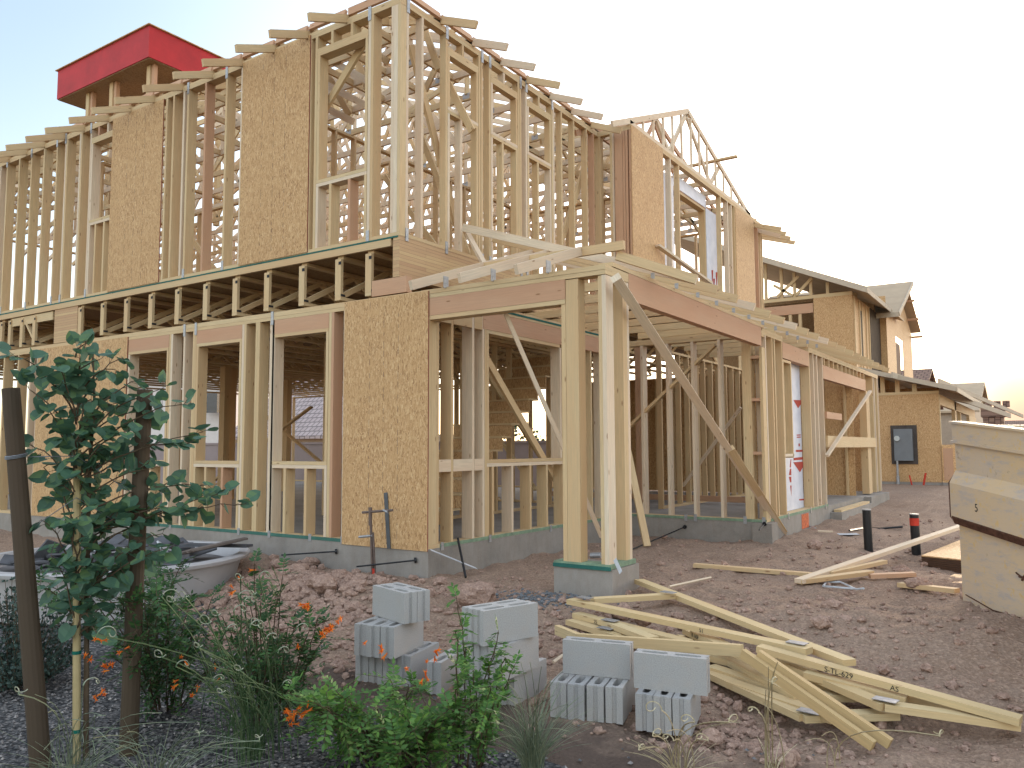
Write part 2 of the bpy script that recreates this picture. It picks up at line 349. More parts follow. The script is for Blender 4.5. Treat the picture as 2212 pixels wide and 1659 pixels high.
def strap(par, x, y, z, ax='x', h=.16):
    k = MB()
    if ax == 'x': k.box(x, x+.045, y-.006, y, z, z+h)
    else: k.box(x, x+.006, y, y+.045, z, z+h)
    k.build('metal_strap', STEEL, par)
# upper front wall
w = Wall('x', Y0, .13)
w.plate(-19.9, -5.60, 3.242, 3.28); w.plate(-19.9, -5.60, 5.79, 5.828); w.plate(-19.9, -5.60, 5.829, 5.868)
Z0, Z1 = 3.281, 5.789
w.studs([-18.9-.5, -18.7, -18.3, -17.9, -17.45, -17.0, -16.6, -16.2, -15.75, -15.3, -14.85, -14.6, -14.37, -13.95, -13.55, -13.15, -12.75, -12.49, -12.45, -12.07, -12.03, -11.77, -11.10, -9.86, -9.70, -9.47, -9.38, -9.00, -8.57, -8.26, -7.02, -6.92, -6.075, -6.035], Z0, Z1)
for (a, b, sill, hd) in ((-11.73, -11.11, 4.39, 5.56), (-6.88, -6.08, 4.07, 5.55)):
    w.add('header', LUM, a, b, hd, hd+.09)
    w.add('window_sill', LUM, a+.002, b-.002, sill-.038, sill); w.add('window_sill', LUMP, a+.002, b-.002, sill-.078, sill-.04)
    w.studs([a+.002, b-.04], Z0, sill-.079, name='cripple_stud'); w.studs([a+(b-a)*.27, a+(b-a)*.64], Z0, sill-.079, name='cripple_stud')
    w.studs([a+.002, b-.04], sill+.001, hd-.001, name='trimmer_stud'); w.studs([a+(b-a)*.27, a+(b-a)*.66], hd+.091, Z1, name='cripple_stud')
w.add('corner_post', LUMP, -5.735, -5.70, Z0, Z1); w.add('corner_post', LUMP, -5.698, -5.642, Z0, Z1); w.add('corner_post', LUM, -5.64, -5.602, Z0, Z1)
uf = w.build()
for x in (-18.3, -17.0, -14.37, -13.55, -12.75, -12.49, -11.77, -9.38, -8.57, -6.075): strap(uf, x-.004, Y0-.001, 5.73); strap(uf, x-.004, Y0-.001, 3.24, h=.12)
# upper side wall
w = Wall('y', XU, .089)
w.plate(Y0+.09, YJ+.09, 3.242, 3.28); w.plate(Y0+.09, YJ+.09, 5.79, 5.828); w.plate(Y0+.09, YJ+.09, 5.829, 5.868)
w.studs([6.36, 6.61, 7.04, 7.685, 7.735, 7.90, 8.555, 8.60, 8.74, 9.41, 9.45, 9.67, 10.03, 10.42, 10.64, 10.82], Z0, Z1)
for (a, b) in ((7.08, 7.68), (7.945, 8.55), (8.785, 9.40)):
    w.add('header', LUM, a, b, 5.555, 5.645); w.add('window_sill', LUMP, a+.002, b-.002, 4.895, 4.933); w.add('window_sill', LUM, a+.002, b-.002, 4.855, 4.893)
    w.studs([a+.002, b-.042], 4.934, 5.554, name='trimmer_stud'); w.studs([a+.002, b-.042, a+(b-a)*.40], Z0, 4.854, name='cripple_stud'); w.studs([a+(b-a)*.45], 5.646, Z1, name='cripple_stud')
us = w.build()
for y in (6.36, 7.04, 7.735, 7.90, 8.60, 8.74, 9.41): strap(us, XU+.001, y, 5.73, 'y'); strap(us, XU+.001, y, 3.20, 'y', .14)
# jog wall and gable wall
w = Wall('x', YJ, .089)
w.plate(XU+.001, XG, 5.79, 5.828); w.plate(XU+.001, XG, 5.829, 5.868); w.plate(XU+.001, XG, 3.242, 3.28)
w.studs([XU+.003, -5.40, -5.36], Z0, Z1); w.add('post', LUMR, -5.33, -5.19, Z0, Z1); w.studs([-5.185, -5.14, -5.08], Z0, Z1, mat=LUMR); w.build()
w = Wall('y', XG, .089)
w.plate(YJ+.09, 17.44, 5.79, 5.828); w.plate(YJ+.09, 17.44, 5.829, 5.868); w.plate(YJ+.09, 17.44, 3.242, 3.28)
w.studs([11.3, 11.9, 12.30, 12.67, 14.745, 15.15, 15.38, 15.565, 16.3, 16.80, 17.10, 17.28, 17.40], Z0, Z1); w.build()
# lower front wall
w = Wall('x', Y0, .14)
w.plate(-19.9, -5.19, 0, .038); w.plate(-19.9, -5.19, 2.515, 2.553); w.plate(-19.9, -5.19, 2.555, 2.61)
w.studs([-19.5, -19.0, -18.5, -18.0, -17.6, -17.1, -16.6, -16.1, -15.65, -15.1, -14.65, -14.16, -13.69, -13.30, -13.07, -12.2, -11.4, -10.62, -9.62, -9.58, -9.31, -9.11, -9.07, -8.13, -8.09, -7.88, -7.84, -7.62, -7.58, -6.63, -6.59, -6.40], .039, 2.514)
for (a, b) in ((-10.57, -9.63), (-9.03, -8.135), (-7.575, -6.635)):
    w.add('header', LUMR, a, b, 2.345, 2.513); w.add('header', LUM, a+.002, b-.002, 2.306, 2.344)
    w.add('window_sill', LUM, a+.002, b-.002, .82, .858); w.add('window_sill', LUMP, a+.002, b-.002, .78, .818)
    w.studs([a+.002, b-.04], .86, 2.305, name='trimmer_stud'); w.studs([a+.002, b-.04, a+(b-a)*.25, a+(b-a)*.62], .039, .779, name='cripple_stud')
w.studs([-5.79], .039, 2.514)
lf = w.build()
for x in (-9.31, -9.07, -7.60): strap(lf, x-.004, Y0-.001, 2.46)
for x in (-9.5, -8.13, -7.58, -6.9, -6.40): strap(lf, x-.004, Y0-.001, -.02, h=.08)
# green treated sole plates (proud of the wood plate)
k = MB(); k.box(-10.4, -6.40, Y0-.004, Y0-.001, 0, .037); k.box(-5.30, -5.19, Y0-.004, Y0-.001, 0, .037); k.build('treated_plate', mat_plain('treated_edge', (.06, .15, .12)), lf)
# lower side wall
w = Wall('y', XS, .14)
w.plate(Y0+.142, 10.868, 0, .038); w.plate(Y0+.142, 10.868, 2.575, 2.61); w.plate(Y0+.142, 10.868, 2.535, 2.573)
w.add('corner_post', LUM, Y0+.001, Y0+.04, .0385, 2.3, 0, .139); w.add('corner_post', LUM, Y0+.042, 6.39, .039, 2.3); w.add('corner_post', LUM, 6.392, 6.43, .039, 2.3)
w.studs([6.63, 7.00, 7.19, 7.235], .039, 2.534)
for (a, b) in ((6.432, 6.628), (6.67, 6.998), (7.04, 7.188)):
    w.add('fire_block', LUMP, a, b, .76, .885, -.002, .036); w.add('fire_block', LUM, a, b, 2.31, 2.45, -.002, .036)
w.add('header', LUMR, 7.20, 10.04, 2.325, 2.53, -.003, .1); w.add('header', LUM, 7.276, 8.89, 2.285, 2.323)
w.add('window_sill', LUM, 7.275, 8.93, .835, .873); w.add('window_sill', LUMP, 7.275, 8.93, .795, .833)
w.studs([7.276, 7.37, 7.76, 8.15, 8.53], .039, .794, name='cripple_stud'); w.studs([7.276, 8.885], .874, 2.284, name='trimmer_stud')
w.studs([8.935, 8.975, 9.71], .039, 2.324); w.studs([10.05, 10.45, 10.80], .039, 2.534)
w.add('fire_block', LUMP, 9.02, 9.468, .76, .885, -.002, .036); w.add('fire_block', LUMP, 9.02, 9.468, 2.12, 2.25, -.002, .036)
ls = w.build()
k = MB(); k.box(XS, XS+.004, 7.65, 10.4, 2.56, 2.585); k.build('gasket', GASK, ls)
k = MB(); k.box(XS-.001, XS+.003, 6.45, 10.86, .001, .037); k.build('treated_plate', GREEN, ls)
for y in (6.46, 7.30, 8.6, 9.5, 9.75): strap(ls, XS+.004, y, -.03, 'y', .08)
# recess wall
w = Wall('x', 10.872, .14)
w.plate(XS, XR, 0, .038); w.plate(XS, XR-.001, 2.50, 2.538); w.plate(XS, XR-.001, 2.54, 2.578)
w.studs([-4.98, -4.58, -4.20, -3.81], .039, 2.499, mat=LUMP)
w.add('post', LUM, -3.47, -3.35, .039, 2.499); w.add('fire_block', LUMR, -3.35, -3.235, .9, .94); w.add('fire_block', LUMR, -3.35, -3.235, 1.62, 1.66); w.add('fire_block', LUMR, -3.35, -3.235, 2.2, 2.24)
w.add('corner_post', LUM, -3.232, -3.192, .039, 2.35)
rw = w.build(); k = MB(); k.box(XS+.01, XR, 10.866, 10.871, .0, .036); k.build('treated_plate', GREEN, rw)
for x in (-4.2, -4.34, -3.5, -3.25): strap(rw, x, 10.864, -.03, 'x', .1)
# right lower wall and entry opening
w = Wall('y', XR, .14)
w.plate(11.013, 14.42, 0, .038); w.plate(10.9, 11.9, 2.53, 2.568); w.plate(10.9, 11.9, 2.57, 2.61); w.plate(13.42, 19.71, 2.53, 2.568); w.plate(13.42, 19.71, 2.57, 2.61)
w.studs([11.03, 11.34, 11.46, 11.84], .039, 2.529); w.studs([13.42, 13.70, 13.95, 14.34], .039, 2.529);
w.add('header', LUMR, 11.885, 13.415, 2.295, 2.53, -.003, .1); w.add('trimmer_stud', LUM, 11.885, 11.923, .92, 2.28); w.add('trimmer_stud', LUM, 12.30, 12.338, .84, 2.28)
w.add('window_sill', LUMP, 11.884, 12.37, .86, .90); w.add('header', LUM, 11.925, 12.298, 2.24, 2.28)
w.add('header', LUMR, 14.385, 18.19, 2.17, 2.40, -.002, .09)
for i in range(11): w.add('cripple_stud', LUM, 14.5+i*.355, 14.54+i*.355, 2.402, 2.528)
w.add('post', LUM, 18.2, 18.55, .02, 2.169); w.studs([19.0, 19.2, 19.5, 19.66], .02, 2.529); w.add('cross_board', LUM, 14.40, 18.92, .99, 1.19, -.04, -.002)
w.add('cross_board', LUMR, 14.39, 15.57, 1.485, 1.60, -.04, -.002)
rl = w.build(); k = MB(); k.box(XR, XR+.004, 11.06, 14.42, .0, .037); k.build('treated_plate', GREEN, rl)
for y in (11.3, 11.9, 13.2, 14.2): strap(rl, XR+.004, y, -.03, 'y', .09)
k = MB(); a_ = onx((3000+570/2.765)/1.8516, (1600+1330/2.765)/1.8516, XR); k.box(XR+.001, XR+.003, a_.y, a_.y+.42, -.24, -.02); k.build('orange_paint_mark', mat_plain('orange_spray', (.55, .13, .05), var=.5, sc=25), house)
# sheathing sheets
def sheet(ax, pl, a0, a1, z0, z1, t=.011, mat=OSB, name='sheathing_panel', par=house):
    k = MB(); v = rnd.random()*40
    lo, hi = (pl-t, pl) if ax == 'x' else (pl, pl+t)
    P = (lambda a, i, z: (a, i, z)) if ax == 'x' else (lambda a, i, z: (i, a, z))
    f = [P(a0, lo, z0), P(a1, lo, z0), P(a1, lo, z1), P(a0, lo, z1)]; b = [P(a0, hi, z0), P(a1, hi, z0), P(a1, hi, z1), P(a0, hi, z1)]
    uvs = [(a0+v, z0), (a1+v, z0), (a1+v, z1), (a0+v, z1)]
    if ax == 'x': k.face(f, uvs); k.face(b[::-1], uvs[::-1])
    else: k.face(f[::-1], uvs[::-1]); k.face(b, uvs)
    for i in range(4):
        j = (i+1) % 4; q = [f[i], b[i], b[j], f[j]]; k.face(q if ax == 'x' else q[::-1])
    return k.build(name, mat, par)
REDEDGE = mat_plain('sheet_edge_red', (.24, .07, .05))
NAIL = mat_plain('chalk_nail_line', (.12, .09, .08))
def sheet_front(a0, a1, z0, z1):
    o = sheet('x', Y0-.001, a0, a1, z0, z1); k = MB(); k.box(a1, a1+.003, Y0-.012, Y0-.001, z0, z1); k.build('painted_edge', REDEDGE, o)
    n = max(2, int(round((a1-a0)/.4)))
    k = MB()
    for i in (1, 2, 3)[:n]:
        x = a0+(a1-a0)*(.32, .49, .66)[i-1]; z = z0+.1
        while z < z1-.1:
            k.box(x, x+.004, Y0-.0128, Y0-.0119, z, z+rnd.uniform(.02, .09)); z += rnd.uniform(.08, .16)
    k.build('nail_line', NAIL, o)
sheet_front(-11.15, -9.90, 3.25, 5.80); sheet_front(-8.22, -7.0, 3.25, 5.84); sheet_front(-6.38, -5.192, -.02, 2.60); sheet_front(-13.03, -11.82, 0.01, 2.56); sheet_front(-11.80, -10.58, .01, 2.56)
sheet('y', XG+.001, 10.80, 11.99, 3.25, 5.85); sheet('y', XG+.001, 15.60, 16.79, 3.25, 5.80)
# gable sheathing corner pieces over the plate
def tri_x(par, pts, mat, name, x, t=.011):
    k = MB(); F = [(x+t, y, z) for y, z in pts]; B = [(x, y, z) for y, z in pts]
    k.face(F, [(p[1], p[2]) for p in F]); k.face(B[::-1], [(p[1], p[2]) for p in B[::-1]])
    n = len(pts)
    for i in range(n): k.face([F[i], B[i], B[(i+1) % n], F[(i+1) % n]])
    return k.build(name, mat, par)
# white foil faced board with red marks
t = NT('white_sheathing', .45, .4); n_ = t.noise(t.world(), 5, 3); t.col(t.mix(t.ramp(n_, [(.3, 0), (.7, 1)]), (.52, .54, .62), (.66, .67, .74))); WHT = t.m
RED = mat_plain('red_print', (.42, .07, .05), var=.15)
k = MB(); xw = XR-.145
for (a0, a1, z0, z1) in ((11.06, 11.88, .04, 2.52), (11.88, 12.33, .04, .84), (11.88, 12.33, 2.29, 2.52), (12.33, 13.40, .04, 2.52)): k.box(xw-.006, xw, a0, a1-.001, z0, z1)
wb = k.build('white_sheathing', WHT, house)
def onw(px, py): return onx(px, py, xw)
Sx = lambda x, y: ((3000+x/2.765)/1.8516, (1600+y/2.765)/1.8516)
k = MB()
def poly(k, pts):
    P = [onw(*Sx(*p)) for p in pts]; P = [Vector((xw+.002, p.y, p.z)) for p in P]; k = MB(); k.face(P); k.build('red_marking', RED, wb)
poly(k, [(620, 680), (550, 800), (475, 688)]); poly(k, [(480, 640), (480, 668), (618, 655), (618, 625)]); poly(k, [(590, 0), (530, 92), (478, 0)])
for y0 in (382, 405): poly(k, [(515, y0), (515, y0+12), (560, y0+10), (560, y0-2)])
poly(k, [(447, 655), (437, 745), (452, 745), (455, 655)]); poly(k, [(440, 760), (428, 830), (455, 832), (455, 760)]); poly(k, [(428, 848), (440, 910), (456, 910), (456, 848)]); poly(k, [(442, 945), (456, 1070), (458, 945)])
poly(k, [(535, 480), (535, 512), (550, 512), (550, 480)])
for i in range(5): poly(k, [(580, 425+i*22), (580, 429+i*22), (612, 428+i*22), (612, 424+i*22)])
poly(k, [(505, 552), (505, 575), (597, 572), (597, 549)]); poly(k, [(540, 1095), (545, 1112), (618, 1108), (615, 1090)])
xw2 = -5.20
k = MB()
for (a0, a1, z0, z1) in ((11.9, 12.82, 3.4, 5.62), (12.82, 14.40, 5.50, 5.72), (14.40, 15.0, 3.4, 5.50), (12.82, 14.40, 3.3, 3.8)): k.box(xw2-.01, xw2, a0, a1-.001, z0, z1)
wb2 = k.build('white_sheathing', WHT, house)
k = MB(); k.box(xw2-.14, xw2-.012, 12.78, 14.42, 5.44, 5.48); k.box(xw2-.14, xw2-.012, 14.36, 14.42, 3.8, 5.438); k.box(xw2-.14, xw2-.012, 12.78, 12.84, 3.8, 5.438); k.build('window_frame', LUM, wb2)
k = MB()
for (y, z) in ((11.98, 4.05), (12.06, 3.9), (14.62, 4.35), (14.7, 4.2), (14.85, 4.35)): k = MB(); k.face([(xw2+.002, y, z), (xw2+.002, y+.10, z+.02), (xw2+.002, y+.03, z-.35)]); k.build('red_marking', RED, wb2)
# ------------------------------------------------------------------ floor frame
ff = MB(); ff.box(-19.98, -5.62, 6.3, 17.38, 3.15, 3.17); ff.box(-5.618, -5.06, 10.9, 17.38, 3.15, 3.17)
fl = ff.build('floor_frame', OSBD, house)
k = MB(); k.box(-19.9, -5.72, Y0-.002, Y0+.035, 3.142, 3.222); k.build('rim_board', LUM, fl)
k = MB(); k.box(-19.9, -5.62, Y0-.004, Y0+.05, 3.2225, 3.2415); k.build('gasket', GASK, fl)
posts = [-19.3, -18.7, -18.1, -17.5, -16.9, -16.3, -15.7, -15.1, -14.36, -14.07, -13.68, -13.28, -11.93, -11.32, -10.72, -10.13, -9.53, -8.93, -8.34, -7.75, -7.14, -6.55, -6.09]
TAPE = mat_plain('black_tape', (.03, .03, .035))
for x in posts:
    k = MB(); x2 = x+.089; xc = x+.0445
    k.board((xc, Y0+.003, 2.66), (xc, 17.3, 2.66), .089, .038); k.board((xc, Y0+.04, 3.125), (xc, 17.3, 3.125), .089, .038)
    k.box(x, x2, Y0+.003, Y0+.041, 2.68, 3.105)
    y = Y0+.05; z = 0
    while y < 17:
        k.board((xc, y, 2.69), (xc, y+.78, 3.10), .06, .036, up=(1, 0, 0)); k.board((xc, y+.82, 3.10), (xc, y+1.5, 2.69), .06, .036, up=(1, 0, 0)); y += 1.6
    o = k.build('floor_truss', LUM, fl)
    k = MB(); k.box(x2-.035, x2+.004, Y0-.001, Y0+.0025, 3.04, 3.075); k.build('tape_mark', TAPE, o); k = MB(); k.box(x2+.0005, x2+.004, Y0+.004, Y0+.07, 2.685, 2.71); k.build('tape_mark', TAPE, o)
k = MB(); k.box(-12.62, -11.96, Y0+.01, Y0+.12, 2.62, 3.14); k.build('glulam_beam', GLU, fl)
k = MB(); k.box(-14.0, -12.7, Y0+.02, Y0+.05, 3.0, 3.13); k.board((-13.6, Y0+.06, 3.1), (-13.2, Y0+.06, 2.66), .035, .09, up=(0, 1, 0)); k.build('blocking', LUM, fl)
# side glulam under the upper wall
k = MB(); k.box(-5.69, -5.60, Y0+.001, 10.8, 2.80, 3.19); k.box(-5.688, -5.602, Y0+.002, 10.8, 3.192, 3.24); g_ = k.build('glulam_beam', GLU, fl)
k = MB(); k.box(-5.99, -5.50, Y0+.002, Y0+.09, 2.625, 2.795); k.build('beam_block', LUMR, fl)
# ------------------------------------------------------------------ porch
for (x0, x1, y0, y1, mt) in ((-3.645, -3.601, 6.275, 6.42, LUM), (-3.598, -3.47, 6.275, 6.40, LUM), (-3.27, -3.232, 6.28, 6.42, LUM), (-3.23, -3.19, 6.27, 6.41, LUMP), (-3.33, -3.19, 6.60, 6.64, LUM), (-3.33, -3.19, 6.643, 6.683, LUM), (-3.33, -3.19, 6.686, 6.73, LUMP)):
    k = MB(); k.box(x0, x1, y0, y1, .0, 2.52 if x1 > -3.5 else (2.52 if x0 > -3.6 else 2.30)); k.build('porch_post', mt, house)
k = MB(); k.box(-3.74, -3.17, 6.265, 6.42, -.04, 0); k.box(-3.34, -3.17, 6.422, 6.76, -.04, 0); pp = k.build('treated_plate', GREEN, house)
k = MB(); k.box(-3.74, -3.17, 6.25, 6.264, -.05, -.018); k.build('gasket', GASK, pp)
k = MB(); k.box(-5.19, -3.602, Y0, Y0+.089, 2.345, 2.525); k.build('porch_header', LUMR, house)
k = MB(); k.box(-5.19, -3.602, Y0+.002, Y0+.139, 2.302, 2.343); k.build('porch_header', LUM, house)
k = MB(); k.box(XR-.089, XR, 6.74, 10.86, 2.365, 2.618); k.build('porch_header', LUMR, house)
k = MB(); k.box(-5.30, XR, Y0+.001, Y0+.14, 2.527, 2.567); k.box(-5.30, XR, Y0-.002, Y0+.14, 2.569, 2.613); k.box(XR-.14, XR-.002, Y0+.142, 6.74, 2.527, 2.613); k.box(XR-.14, XR+.002, Y0+.142, 11.0, 2.62, 2.66)
k.build('porch_top_plate', LUM, house)
def rafter(a, b, mat=LUM, h=.089, name='rafter', par=house, w_=.038, ca=0, cb=0):
    k = MB(); k.board(a, b, w_, h, ca=ca, cb=cb); return k.build(name, mat, par)
PZ = 2.60   # rafter centre height at tip
def slope_z(run): return PZ+.34*run
for x, ye in ((-4.99, 8.08), (-4.41, 7.50), (-3.79, 6.90)):
    r_ = rafter((x, 5.75, 2.545), (x, ye, 2.545+.345*(ye-5.75)), LUMP); k = MB(); k.box(x+.0195, x+.023, 6.22, 6.30, 2.60, 2.72); k.build('metal_strap', STEEL, r_)
rafter((-5.55, 6.93, 2.94), (-3.32, 6.93, 2.94), LUM, name='hip_girder')
rafter((-3.42, 6.96, 2.86), (-2.75, 7.30, 2.60), LUM)
for i in range(12):
    y = 7.31+.61*i; xt = -5.05 if y > YJ else -5.55
    o = rafter((-2.75, y, 2.60), (xt, y, 2.60+.34*(-2.75-xt)), LUM if i % 3 else LUMP)
    k = MB(); k.box(XR-.02, XR+.02, y-.022, y-.0195, 2.66, 2.72); k.build('metal_strap', STEEL, o)
    rafter((-3.2, y, 2.66), (xt, y, 2.66), LUM, name='ceiling_joist')
for i in range(7):
    y = 14.6+.61*i
    rafter((-2.75, y+.1, 2.60), (-5.05, y+.1, 2.60+.34*2.3), LUM)
# ------------------------------------------------------------------ upper roof
SL = .417
def hs_(y): return 5.70+SL*max(0.0, min(y-5.7, 7.0))
RT = []
yy = 6.96; i = 0
while yy < 17.5:
    k = MB(); zt = min(hs_(yy), 5.70+SL*7.0); run = (zt-5.70)/SL
    xt = -5.10 if yy < YJ-.1 else -4.6
    if yy > YJ-.1 and yy < 16.9: xt = -5.65
    xr = -5.10-run; xl = -20.5+run
    k.board((-5.6 if yy < YJ else -5.1, yy, 5.915), (-20, yy, 5.915), .036, .089)
    z_at = lambda x: 5.70+SL*(-5.10-x)
    k.board((xt, yy, z_at(xt)), (xr, yy, z_at(xr)), .036, .089); k.board((xr, yy, zt), (xl, yy, zt), .033, .085); k.board((xl, yy, zt), (-20.5, yy, 5.70), .036, .089)
    x = -6.6; up_ = True; px_ = -5.75
    while x > -19.5:
        ztop = min(zt, z_at(x), 5.70+SL*(x+20.5)); zpt = min(zt, z_at(px_), 5.70+SL*(px_+20.5))
        if up_: k.board((px_, yy, 5.95), (x, yy, ztop-.04), .030, .08)
        else: k.board((px_, yy, zpt-.04), (x, yy, 5.95), .030, .08)
        if up_ and ztop-5.95 > .35: k.board((x, yy, 5.95), (x, yy, ztop-.04), .026, .08)
        px_ = x; x -= 1.15; up_ = not up_
    o = k.build('roof_truss', LUMP if i % 3 else LUM, house); RT.append(o)
    for xx, zz in ((-6.6, 5.89), (-8.9, 5.89)): k = MB(); k.box(xx-.06, xx+.06, yy-.0205, yy-.0185, zz, zz+.08); k.build('nail_plate', STEEL, o)
    yy += .605; i += 1
for x in [-6.42, -7.05, -7.64, -8.26, -8.85, -9.50, -10.15, -10.72, -11.30, -11.96, -12.53, -13.14, -13.70, -14.3, -14.9, -15.5, -16.1, -16.7, -17.3, -17.9, -18.5]:
    rafter((x, 5.71, 5.63), (x, 7.7, 5.63+SL*1.99), LUM, name='jack_rafter', ca=.01)
    k = MB(); k.board((x+.04, 6.3, 5.915), (x+.04, 8.28, 5.915), .034, .083); k.build('ceiling_joist', LUM, house)
k = MB()
xs_ = [-6.42, -7.05, -7.64, -8.26, -8.85, -9.50, -10.15, -10.72, -11.30, -11.96, -12.53, -13.14, -13.70, -14.3, -14.9, -15.5, -16.1, -16.7]
k.board((-6.40, Y0+.02, 5.945), (-5.75, Y0+.02, 5.945), .036, .085)
for a, b in zip(xs_[:-1], xs_[1:]): k.board((a-.022, Y0+.01, 5.945), (b+.022, Y0+.01, 5.945), .036, .080, up=(0, .3, 1))
for j in range(7): y = 6.96+.605*j; k.board((-5.61, y-.583, 5.945), (-5.61, y-.022, 5.945), .036, .080, up=(-.3, 0, 1))
k.build('eave_blocking', LUMR, house)
rafter((-5.55, 6.2, 5.95), (-8.85, 9.5, 5.95+SL*3.3), LUMR, name='hip_rafter', h=.12)
# gable trusses, parallel to the side
def gable_truss(x, webs=True, mt=LUM):
    k = MB(); w_ = .036
    k.board((x, 10.85, 5.912), (x, 16.75, 5.912), w_, .085)
    k.board((x, 10.26, 5.69), (x, 13.27, 6.95), w_, .089); k.board((x, 13.27, 6.95), (x, 17.1, 5.76), w_, .089)
    top = lambda y: 5.69+(y-10.26)*.4186-.05 if y < 13.27 else 6.95-(y-13.27)*.3107-.05
    if webs == 'end':
        for y in (11.35, 11.75, 12.15, 12.55, 12.95, 13.40, 13.80, 14.2, 14.65, 15.1, 15.55, 16.0): k.board((x, y, 5.95), (x, y, top(y)), .030, .045, up=(0, 1, 0))
    for (ya, yb) in ((11.95, 12.45), (13.25, 12.45), (13.25, 14.43), (14.9, 14.43)): k.board((x-.03, ya, top(ya)), (x-.03, yb, 5.95), w_, .08, up=(0, 1, 0))
    return k.build('gable_truss', mt, house)
gable_truss(XG-.045, 'end', LUMP); gable_truss(XG-.65, True, LUMR); gable_truss(XG-1.26, True); gable_truss(XG-1.87, True)
k = MB(); k.board((XG-.6, 14.65, 6.46), (XG+.38, 14.65, 6.46), .089, .038); k.build('lookout_block', LUM, house)
for j_ in range(4): rafter((-5.35, 16.95+.36*j_, 5.83-.02*j_), (-4.50, 16.95+.36*j_, 5.56-.02*j_), LUM)
# ------------------------------------------------------------------ red chimney cap
REDP = mat_plain('red_paint_board', (.42, .018, .022), .6, .3, .18, 3)
cap = sub('chimney_cap', house)
k = MB(); k.board((-18.4, 10.1, 9.26), (-14.82, 10.1, 9.26), 2.2, .66); cb = k.build('cap_box', REDP, cap)
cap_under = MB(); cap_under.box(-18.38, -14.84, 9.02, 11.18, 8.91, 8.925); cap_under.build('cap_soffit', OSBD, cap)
k = MB(); k.box(-18.45, -14.78, 8.96, 11.24, 9.595, 9.615); k.build('cap_top', OSB, cap)
for px in (575, 725, 962):
    p = ony(px/3, 560/3, 9.25); k = MB(); k.box(p.x, p.x+.12, 9.2, 9.3, 5.9, 8.91); k.build('chimney_post', LUM, cap); k = MB(); k.box(p.x+.15, p.x+.23, 9.22, 9.3, 5.9, 8.91); k.build('chimney_post', LUMR, cap)
for x in (-18.1, -16.5, -15.1):
    k = MB(); k.box(x, x+.1, 10.8, 10.9, 5.9, 8.91); k.build('chimney_post', LUM, cap)
# ------------------------------------------------------------------ interior framing (lower and upper)
def many(name, mat, boxes, boards=(), par=house, kind=None):
    k = MB()
    for b in boxes: k.box(*b)
    for a, b, ww, hh, up in boards: k.board(a, b, ww, hh, up=up)
    o = k.build(name, mat, par)
    if kind: o['kind'] = kind
    return o
bx = []; r2 = random.Random(3)
def iw(ax, pl, a0, a1, z0, z1, step=.405, skip=()):
    a = a0
    while a < a1:
        if not any(s0 < a < s1 for s0, s1 in skip):
            if ax == 'x': bx.append((a, a+.038, pl, pl+.089, z0+.04, z1-.04))
            else: bx.append((pl, pl+.089, a, a+.038, z0+.04, z1-.04))
        a += step
    for z in (z0, z1-.039):
        if ax == 'x': bx.append((a0, a1, pl, pl+.089, z, z+.038))
        else: bx.append((pl, pl+.089, a0, a1, z, z+.038))
# lower storey
iw('y', -9.2, 8.6, 13.2, 0, 2.64, skip=((10.2, 11.3),)); iw('x', 12.6, -12.5, -6.9, 0, 2.64, skip=((-9.9, -8.8), (-11.9, -10.9)))
iw('x', 14.9, -8.5, -5.3, 0, 2.64); iw('y', -7.2, 9.0, 12.4, 0, 2.64, skip=((10.7, 11.6),)); iw('y', -5.4, 12.4, 17.2, 0, 2.64)
iw('x', 17.3, -19.9, -9.5, 0, 2.64, step=1.9); iw('y', -19.9, 6.5, 17.2, 0, 2.64, step=1.7)

for (px_, di_) in ((485, 17), (498, 17.3), (620, 20)):
    d_ = ray(px_, 900); hz_ = math.hypot(d_.x, d_.y); q_ = (d_.x/hz_*di_, d_.y/hz_*di_); bx.append((q_[0]-.08, q_[0]+.08, q_[1]-.07, q_[1]+.07, 0, 2.64))
# upper storey
iw('x', 9.9, -17.2, -8.9, 3.2, 5.86, skip=((-14.2, -13.0), (-10.6, -9.8))); iw('y', -8.9, 8.0, 14.0, 3.2, 5.86, skip=((9.6, 10.5),)); iw('x', 13.8, -16, -6.4, 3.2, 5.86, skip=((-12, -10.5),))
iw('x', 17.3, -19.9, -5.1, 3.2, 5.86, skip=((-17, -15.5), (-12.5, -11), (-8.5, -7))); iw('y', -19.9, 6.5, 17.2, 3.2, 5.86, step=.61); iw('y', -13.2, 7.2, 9.6, 3.2, 5.86)
many('stud', LUM, bx, kind='stuff')
bd = []
bd.append(((-5.35, 7.3, 2.2), (-5.35, 9.6, .05), .038, .089, (1, 0, 0)))
bd.append(((-7.0, 9.6, 2.3), (-7.0, 12.0, .3), .038, .089, (1, 0, 0)))
bd += [((-9.0, 11.5, 2.4), (-7.2, 11.5, .3), .09, .038, (0, 1, 0)), ((-13.2, 12.0, 1.9), (-16.8, 12.0, .1), .09, .038, (0, 1, 0)), ((-12.5, 12.3, .3), (-15.8, 12.3, 2.2), .09, .038, (0, 1, 0)), ((-10.8, 12.2, 2.0), (-13.0, 12.2, .2), .09, .038, (0, 1, 0))]
for a, b, ww, hh, up in bd:
    k = MB(); k.board(a, b, hh, ww, up=up); k.build('diagonal_brace', LUM, house)
